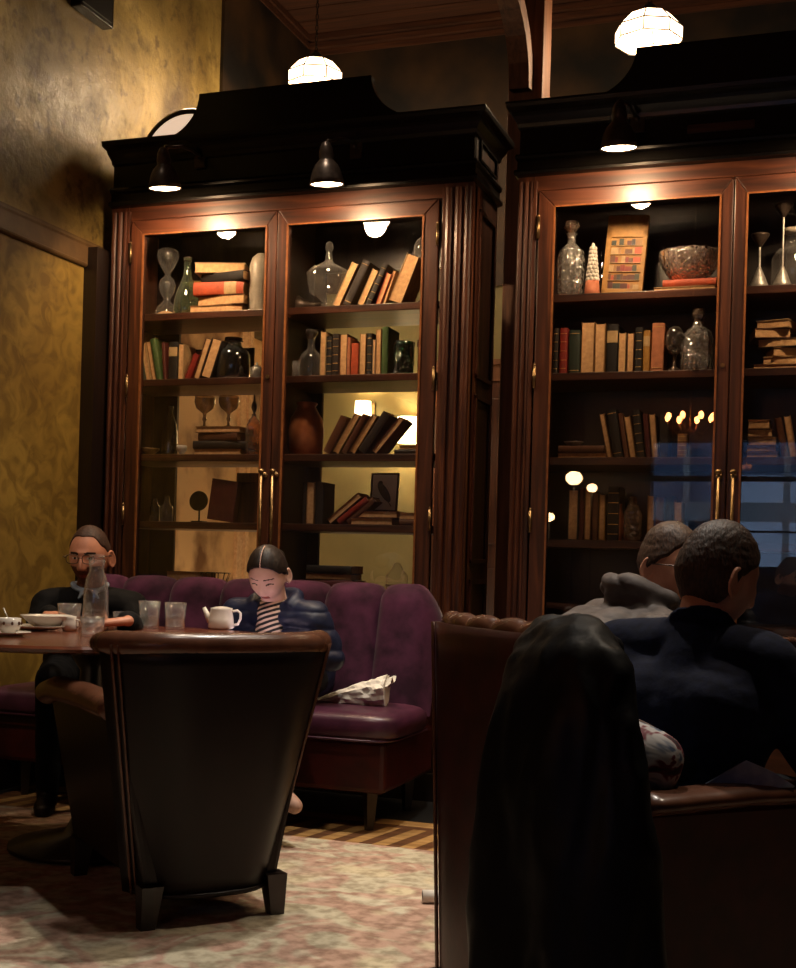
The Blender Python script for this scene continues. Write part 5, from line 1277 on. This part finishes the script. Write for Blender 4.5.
    for n in ICO[0]:
        p = head_point(n, 1, female); lim = zl(p.x, p.y)
        k = ss((p.z - lim + .004) / .012)
        tt = th * (1 + hair.get('top', 0) * ss((p.z - .05) / .05)) + hair.get('rough', .0015) * noise.noise(Vector((p.x * streak, p.y * streak * .4, p.z * streak * .6)))
        off = -.010 + (tt + .010) * k
        if part_ and p.z > .04: off -= .004 * gs(p.x, .0035)
        nn = Vector((n.x, n.y, n.z)).normalized()
        vs.append(H @ ((p + nn * off) * s) - base)
    mb = MB().add(vs, ICO[1])
    if hair.get('bun'):
        bx = Vector((0, -.118, .012)); mb.ell(H @ (bx * s) - base, (.040 * s, .032 * s, .038 * s), M=H.to_3x3())
    ho = mb.build('hair', [hair['mat'], skin], body, smooth=True)
    if part_:
        for p in ho.data.polygons:
            q = Hi @ (p.center + base) / s
            if abs(q.x) < .0014 and q.z > .06 and q.y > -.02: p.material_index = 1
    if glasses:
        mb = MB(); T_ = lambda x, y, z: H @ (Vector((x, y, z)) * s) - base
        for sx in (-1, 1):
            pts = []
            for i in range(24):
                a = 2 * PI * i / 24; sg = lambda q: (1 if q > 0 else -1) * abs(q) ** .65
                pts.append(T_(sx * .032 + .024 * sg(math.cos(a)), .101 - .0, .0 + .017 * sg(math.sin(a))))
            mb.tube(pts, .0017, 6, closed=True)
            mb.tube([T_(sx * .056, .101, .006), T_(sx * .074, .085, .007), T_(sx * .080, .03, .006), T_(sx * .082, -.012, .002), T_(sx * .082, -.028, -.014)], .0018, 6)
        mb.tube([T_(-.009, .102, .003), T_(0, .105, .006), T_(.009, .102, .003)], .0017, 6)
        mb.build('glasses', 'dark_metal', body, smooth=True)
    return body
J2 = {'curl': .5}

# --- bespectacled man behind the round table
hA = atY(90, 556, 4.40); yA = math.radians(-150)
fA = Vector((-math.sin(yA), math.cos(yA), 0)); rA = Vector((math.cos(yA), math.sin(yA), 0)); U = Vector((0, 0, 1))
nA = hA - fA * .055 - U * .135
bA = Vector((nA.x, nA.y, 0)) - fA * .20 + U * .455
JA = dict(head=hA, neck=nA, chest=nA - fA * .05 - U * .17, pelvis=bA + U * .10, shL=nA - rA * .165 - U * .075 - fA * .01, shR=nA + rA * .165 - U * .075 - fA * .01,
          elL=nA - rA * .27 - U * .17 + fA * .16, elR=nA + rA * .27 - U * .17 + fA * .16,
          knL=bA - rA * .12 + fA * .44 + U * .06, knR=bA + rA * .12 + fA * .44 + U * .06, anL=bA - rA * .13 + fA * .42 - U * .37, anR=bA + rA * .13 + fA * .42 - U * .37)
JA['wrL'] = atZp(128, 621, .775); JA['wrR'] = atZp(50, 614, .775)
JA['elL'] = JA['shL'] + rA * -.03 + fA * .10 - U * .13; JA['elR'] = JA['shR'] + rA * .03 + fA * .10 - U * .13
JA['hdL'] = JA['wrL'] + Vector((-.08, -.08, -.01)); JA['hdR'] = JA['wrR'] + Vector((.08, -.08, -.01))
person('man', 'balding bearded person in glasses and dark jacket seated behind the round table', bA, yA, JA, math.radians(-168), math.radians(-8), 'skin_m',
       [('jacket', 'top', 'black_jacket', .016, dict(collar=0.0)), ('shirt', 'collar', 'blue_shirt', 0, dict(collar=.013, na=.001)), ('trousers', 'bottom', 'denim', .008, {}), ('shoes', 'shoes', 'leather_black', .006, dict(na=.001))],
       dict(front=.096, side=.012, t=.003, mat='hair_thin', recede=.02, rough=.001), glasses=True, beard=True, s=1.05)

# --- woman reading her phone
hB = atY(268, 574, 4.40); yB = math.radians(178); fB = Vector((-math.sin(yB), math.cos(yB), 0)); rB = Vector((math.cos(yB), math.sin(yB), 0))
nB = hB - fB * .075 - U * .115
bB = Vector((nB.x, nB.y, 0)) - fB * .18 + U * .455
JB = dict(head=hB, neck=nB, chest=nB - fB * .05 - U * .15, pelvis=bB + U * .10, shL=nB - rB * .165 - U * .05, shR=nB + rB * .165 - U * .05)
JB['wrR'] = Vector((-2.12, 4.27, .655)); JB['wrL'] = Vector((-1.95, 4.27, .655))
JB['hdR'] = JB['wrR'] + Vector((.05, -.07, .02)); JB['hdL'] = JB['wrL'] + Vector((-.05, -.07, .02))
JB['elR'] = Vector((JB['shR'].x - .06, JB['shR'].y + .02, .65)); JB['elL'] = Vector((JB['shL'].x + .07, JB['shL'].y + .02, .64))
JB['knR'] = bB + rB * .10 + fB * .42 + U * .03; JB['knL'] = bB - rB * .16 + fB * .44 + U * .09
JB['anR'] = bB + rB * .1 + fB * .38 - U * .37; JB['anL'] = Vector((-1.87, 4.06, .23)); JB['fdL'] = Vector((.75, -.45, -.1)).normalized()
person('woman', 'dark-haired person in a navy puffer coat and striped top, looking down at a phone', bB, yB, JB, math.radians(186), math.radians(-30), 'skin_f',
       [('puffer_coat', 'top', 'navy_puffer', .022, dict(quilt=26, na=.004, bigcollar=.030)), ('striped_top', 'shirt', 'striped_top', 0, dict(collar=.012, na=.003)), ('trousers', 'bottom', 'denim', .006, {}), ('shoes', 'shoes', 'shoe_beige', .006, dict(na=.001))],
       dict(front=.070, side=.000, back=-.05, t=.008, mat='hair_dark', part=True, bun=True, rough=.001, n=90), s=.95, female=True)
ph = thing('phone', 'lit phone held flat in the woman\'s hands above the table', 'phone', (-2.03, 4.20, .685)); ph.rotation_euler = (math.radians(-38), 0, math.radians(-2))
MB().box((-.036, -.075, 0), (.036, .075, .008)).build('case', 'black_paint', ph, bevel=.003)
MB().box((-.033, -.070, .008), (.033, .070, .0086)).build('screen', 'phone_glow', ph)

# --- man in navy jumper in the armchair
hC = CW((718 - CX) / F * 2.62, 2.62, .995); yC = math.radians(19.2 - 38); fC = Vector((-math.sin(yC), math.cos(yC), 0)); rC = Vector((math.cos(yC), math.sin(yC), 0))
nC = hC - fC * .055 - U * .095 - rC * .012
bC = Vector((nC.x, nC.y, 0)) - fC * .05 - rC * .02 + U * .44
JC = dict(head=hC, neck=nC, chest=nC - fC * .035 - U * .18, pelvis=bC + U * .10, shL=nC - rC * .185 - U * .065 + fC * .0, shR=nC + rC * .150 - U * .08,
          elL=nC - rC * .22 - U * .26 + fC * .16, elR=nC + rC * .235 - U * .27 + fC * .05)
JC['wrL'] = JC['elL'] + fC * .2 + rC * .06 + U * .07; JC['wrR'] = JC['elR'] + fC * .23 + U * .03
JC['hdL'] = JC['wrL'] + fC * .1; JC['hdR'] = JC['wrR'] + fC * .1 - rC * .02
JC['knL'] = bC - rC * .10 + fC * .42 + U * .05; JC['knR'] = bC + rC * .12 + fC * .42 + U * .05; JC['anL'] = bC - rC * .1 + fC * .40 - U * .36; JC['anR'] = bC + rC * .14 + fC * .42 - U * .36
person('man', 'brown-haired person in a navy jumper seen from behind in the oxblood armchair', bC, yC, JC, math.radians(19.2 - 66), math.radians(-12), 'skin_w',
       [('jumper', 'top', 'navy_knit', .016, dict(collar=.008, cp=.08, na=.006, ns=9)), ('trousers', 'bottom', 'denim', .008, {}), ('shoes', 'shoes', 'leather_black', .006, dict(na=.001))],
       dict(front=.074, side=.002, back=-.066, t=.008, mat='hair_brown', top=.5, rough=.0012, n=160), s=.95)

# --- man in the grey puffer
hD = CW((669 - CX) / F * 3.8, 3.8, 1.025); yD = math.radians(19.2 - 70); fD = Vector((-math.sin(yD), math.cos(yD), 0)); rD = Vector((math.cos(yD), math.sin(yD), 0))
nD = hD - fD * .085 - U * .13
bD = Vector((nD.x, nD.y, 0)) - fD * .26 + U * .45
JD = dict(head=hD, neck=nD, chest=nD - fD * .15 - U * .13, pelvis=bD + U * .10, shL=nD - rD * .20 - U * .06 - fD * .03, shR=nD + rD * .19 - U * .075 - fD * .06)
JD['elL'] = JD['shL'] + fD * .12 - U * .2; JD['elR'] = JD['shR'] + fD * .12 - U * .2 + rD * .03
JD['wrL'] = JD['elL'] + fD * .22 + U * .08 + rD * .05; JD['wrR'] = JD['elR'] + fD * .22 + U * .08 - rD * .05; JD['hdL'] = JD['wrL'] + fD * .1; JD['hdR'] = JD['wrR'] + fD * .1
JD['knL'] = bD - rD * .10 + fD * .42 + U * .05; JD['knR'] = bD + rD * .10 + fD * .42 + U * .05; JD['anL'] = bD - rD * .1 + fD * .42 - U * .37; JD['anR'] = bD + rD * .1 + fD * .42 - U * .37
person('man', 'bespectacled person in a grey hooded puffer coat beyond the man in navy', bD, yD, JD, math.radians(19.2 - 142), math.radians(-6), 'skin_w',
       [('puffer_coat', 'top', 'grey_puffer', .030, dict(hood=True, quilt=30, na=.006)), ('trousers', 'bottom', 'denim', .008, {}), ('shoes', 'shoes', 'leather_black', .006, dict(na=.001))],
       dict(front=.072, side=.002, back=-.05, t=.010, mat='hair_brown', top=.8, rough=.0015, n=140), s=1.0, glasses=True)
st_ = thing('stool', 'dark upholstered stool under the person in the grey coat', 'stool', (bD.x, bD.y, .0))
MB().lathe([(.001, .36), (.19, .36), (.205, .39), (.20, .43), (.17, .448), (.001, .452)], seg=36, cap=False).build('seat', 'leather_black', st_, smooth=True)
for k in range(4):
    a = PI / 4 + k * PI / 2; MB().tube([(.13 * math.cos(a), .13 * math.sin(a), .37), (.17 * math.cos(a), .17 * math.sin(a), 0)], [.018, .012], 10).build('leg', 'darkwood_z', st_)
# ------------------------------------------------------------------ light
w = bpy.data.worlds.new('dusk'); sc.world = w; w.use_nodes = True
bg = w.node_tree.nodes['Background']; bg.inputs[0].default_value = (.40, .58, .95, 1); bg.inputs[1].default_value = 1.3
l = bpy.data.lights.new('window_portal', 'AREA'); l.shape = 'RECTANGLE'; l.size = wx1 - wx0; l.size_y = wz1 - wz0; l.cycles.is_portal = True
lo = bpy.data.objects.new('window_portal', l); COL.objects.link(lo); lo.location = ((wx0 + wx1) / 2, YR - .1, (wz0 + wz1) / 2); lo.rotation_euler = (PI / 2, 0, 0)
def added_spot(x, y, tx, ty, e, label, size=60, col=(1, .82, .62), z=ZC - .02, blend=.5, soft=.06):  # unseen spots added to brighten the rug, tables, wallpaper and faces
    o = thing('added_spotlight', label, 'lamp', (x, y, ZC), group='unseen spotlights added on the ceiling over the tables')
    d = Vector((tx - x, ty - y, -3.6)).normalized(); M = d.to_track_quat('-Z', 'Y').to_matrix()
    MB().lathe([(.05, .0), (.055, -.01), (.055, -.10), (.04, -.10), (.04, -.02), (.001, -.02)], (0, 0, -.06), 20, M=M, cap=False).tube([(0, 0, 0), (0, 0, -.06)], .012, 8).build('housing', 'black_metal', o, smooth=True)
    l = bpy.data.lights.new('spot_light', 'SPOT'); l.energy = e; l.color = col; l.spot_size = math.radians(size); l.spot_blend = blend; l.shadow_soft_size = soft
    lo = bpy.data.objects.new('spot_light', l); COL.objects.link(lo); lo.parent = o; lo.location = Vector((0, 0, -.06)) + M @ Vector((0, 0, -.12)); lo.rotation_euler = M.to_euler()
added_spot(-2.0, 4.15, -2.1, 3.9, 190, 'unseen black spotlight added above the round table')
added_spot(-1.0, 3.9, -1.05, 3.6, 330, 'unseen black spotlight added above the rug', size=55, col=(1, .9, .78))
added_spot(.3, 3.6, .3, 3.1, 150, 'unseen black spotlight added above the right-hand table')
added_spot(-1.3, 2.75, -1.25, 2.65, 80, 'unseen black spotlight added nearest the window', size=36, col=(1, .9, .78))
added_spot(-2.9, 3.7, -3.5, 4.0, 34, 'unseen black spotlight added to wash the wallpaper', size=70)
added_spot(-2.5, 1.4, -2.9, 4.35, 170, 'unseen black spotlight added to light the banquette', size=16, blend=.7)
added_spot(-1.7, 1.4, -1.95, 4.35, 170, 'unseen black spotlight added to light the reading person', size=21, blend=.7)
added_spot(1.4, 2.6, -.55, 3.75, 90, 'unseen black spotlight added to light the grey-coated person', size=18, blend=.7)
def globe_lamp(px, py, Yv, r, label):
    # a shaded standing lamp behind the photographer, mirrored in the cabinet glass
    p = atY(px, py, Yv); y = 2 * D - Yv
    o = thing('floor_lamp', label, 'lamp', (p.x, y, 0), group='standing lamps by the window')
    MB().lathe([(.001, 0), (.15, 0), (.15, .02), (.02, .04), (.012, .1), (.012, p.z - r), (.001, p.z - r)], seg=20, cap=False).build('stand', 'black_metal', o, smooth=True)
    MB().ell((0, 0, p.z), (r, r, r * .8)).build('globe', 'globe_glow', o, smooth=True)
globe_lamp(574, 478, 12.4, .085, 'standing lamp with a warm globe by the rear wall')
globe_lamp(592, 488, 12.9, .055, 'smaller standing lamp with a warm globe by the rear wall')
globe_lamp(549, 517, 12.0, .055, 'low standing lamp with a warm globe by the rear wall')
def chandelier():
    p = atY(690, 415, 11.0); y = 2 * D - 11.0
    o = thing('chandelier', 'small brass chandelier with warm candle bulbs behind the photographer', 'lamp', (p.x, y, p.z))
    MB().tube([(0, 0, ZC - p.z), (0, 0, -.15)], .008, 8).ell((0, 0, -.15), (.03, .03, .04)).build('stem', 'brass', o)
    for i in range(8):
        a = 2 * PI * i / 8 + .2; q = (.20 * math.cos(a), .20 * math.sin(a))
        am = MB().tube([(0, 0, -.12), (q[0] * .6, q[1] * .6, -.16), (q[0], q[1], -.06)], .006, 8).build('arm', 'brass', o, smooth=True)
        MB().ell((q[0], q[1], -.02), (.022, .022, .032)).build('bulb', 'bulb_glow', am, smooth=True)
chandelier()
# street outside the window
st = MB().box((-9, -14, -.2), (9, YR - .6, -.1)); struct('street_ground', st, 'floor_dark')
fb = MB().box((-8, -14.3, 0), (-1.9, -13.8, 5.2)).box((.6, -14.3, 0), (8, -13.8, 5.2)).box((-1.9, -14.3, 2.9), (.6, -13.8, 5.2)); struct('street_wall', fb, 'street_paint'); sb = MB().box((-6, -13.8, 2.0), (6, -13.6, 2.35)).box((-6, -13.8, .9), (6, -13.6, 1.1))
for q in range(-6, 6): sb.box((q * .9, -13.8, 0), (q * .9 + .12, -13.62, 3.4))
struct('street_trim', sb, 'porcelain')
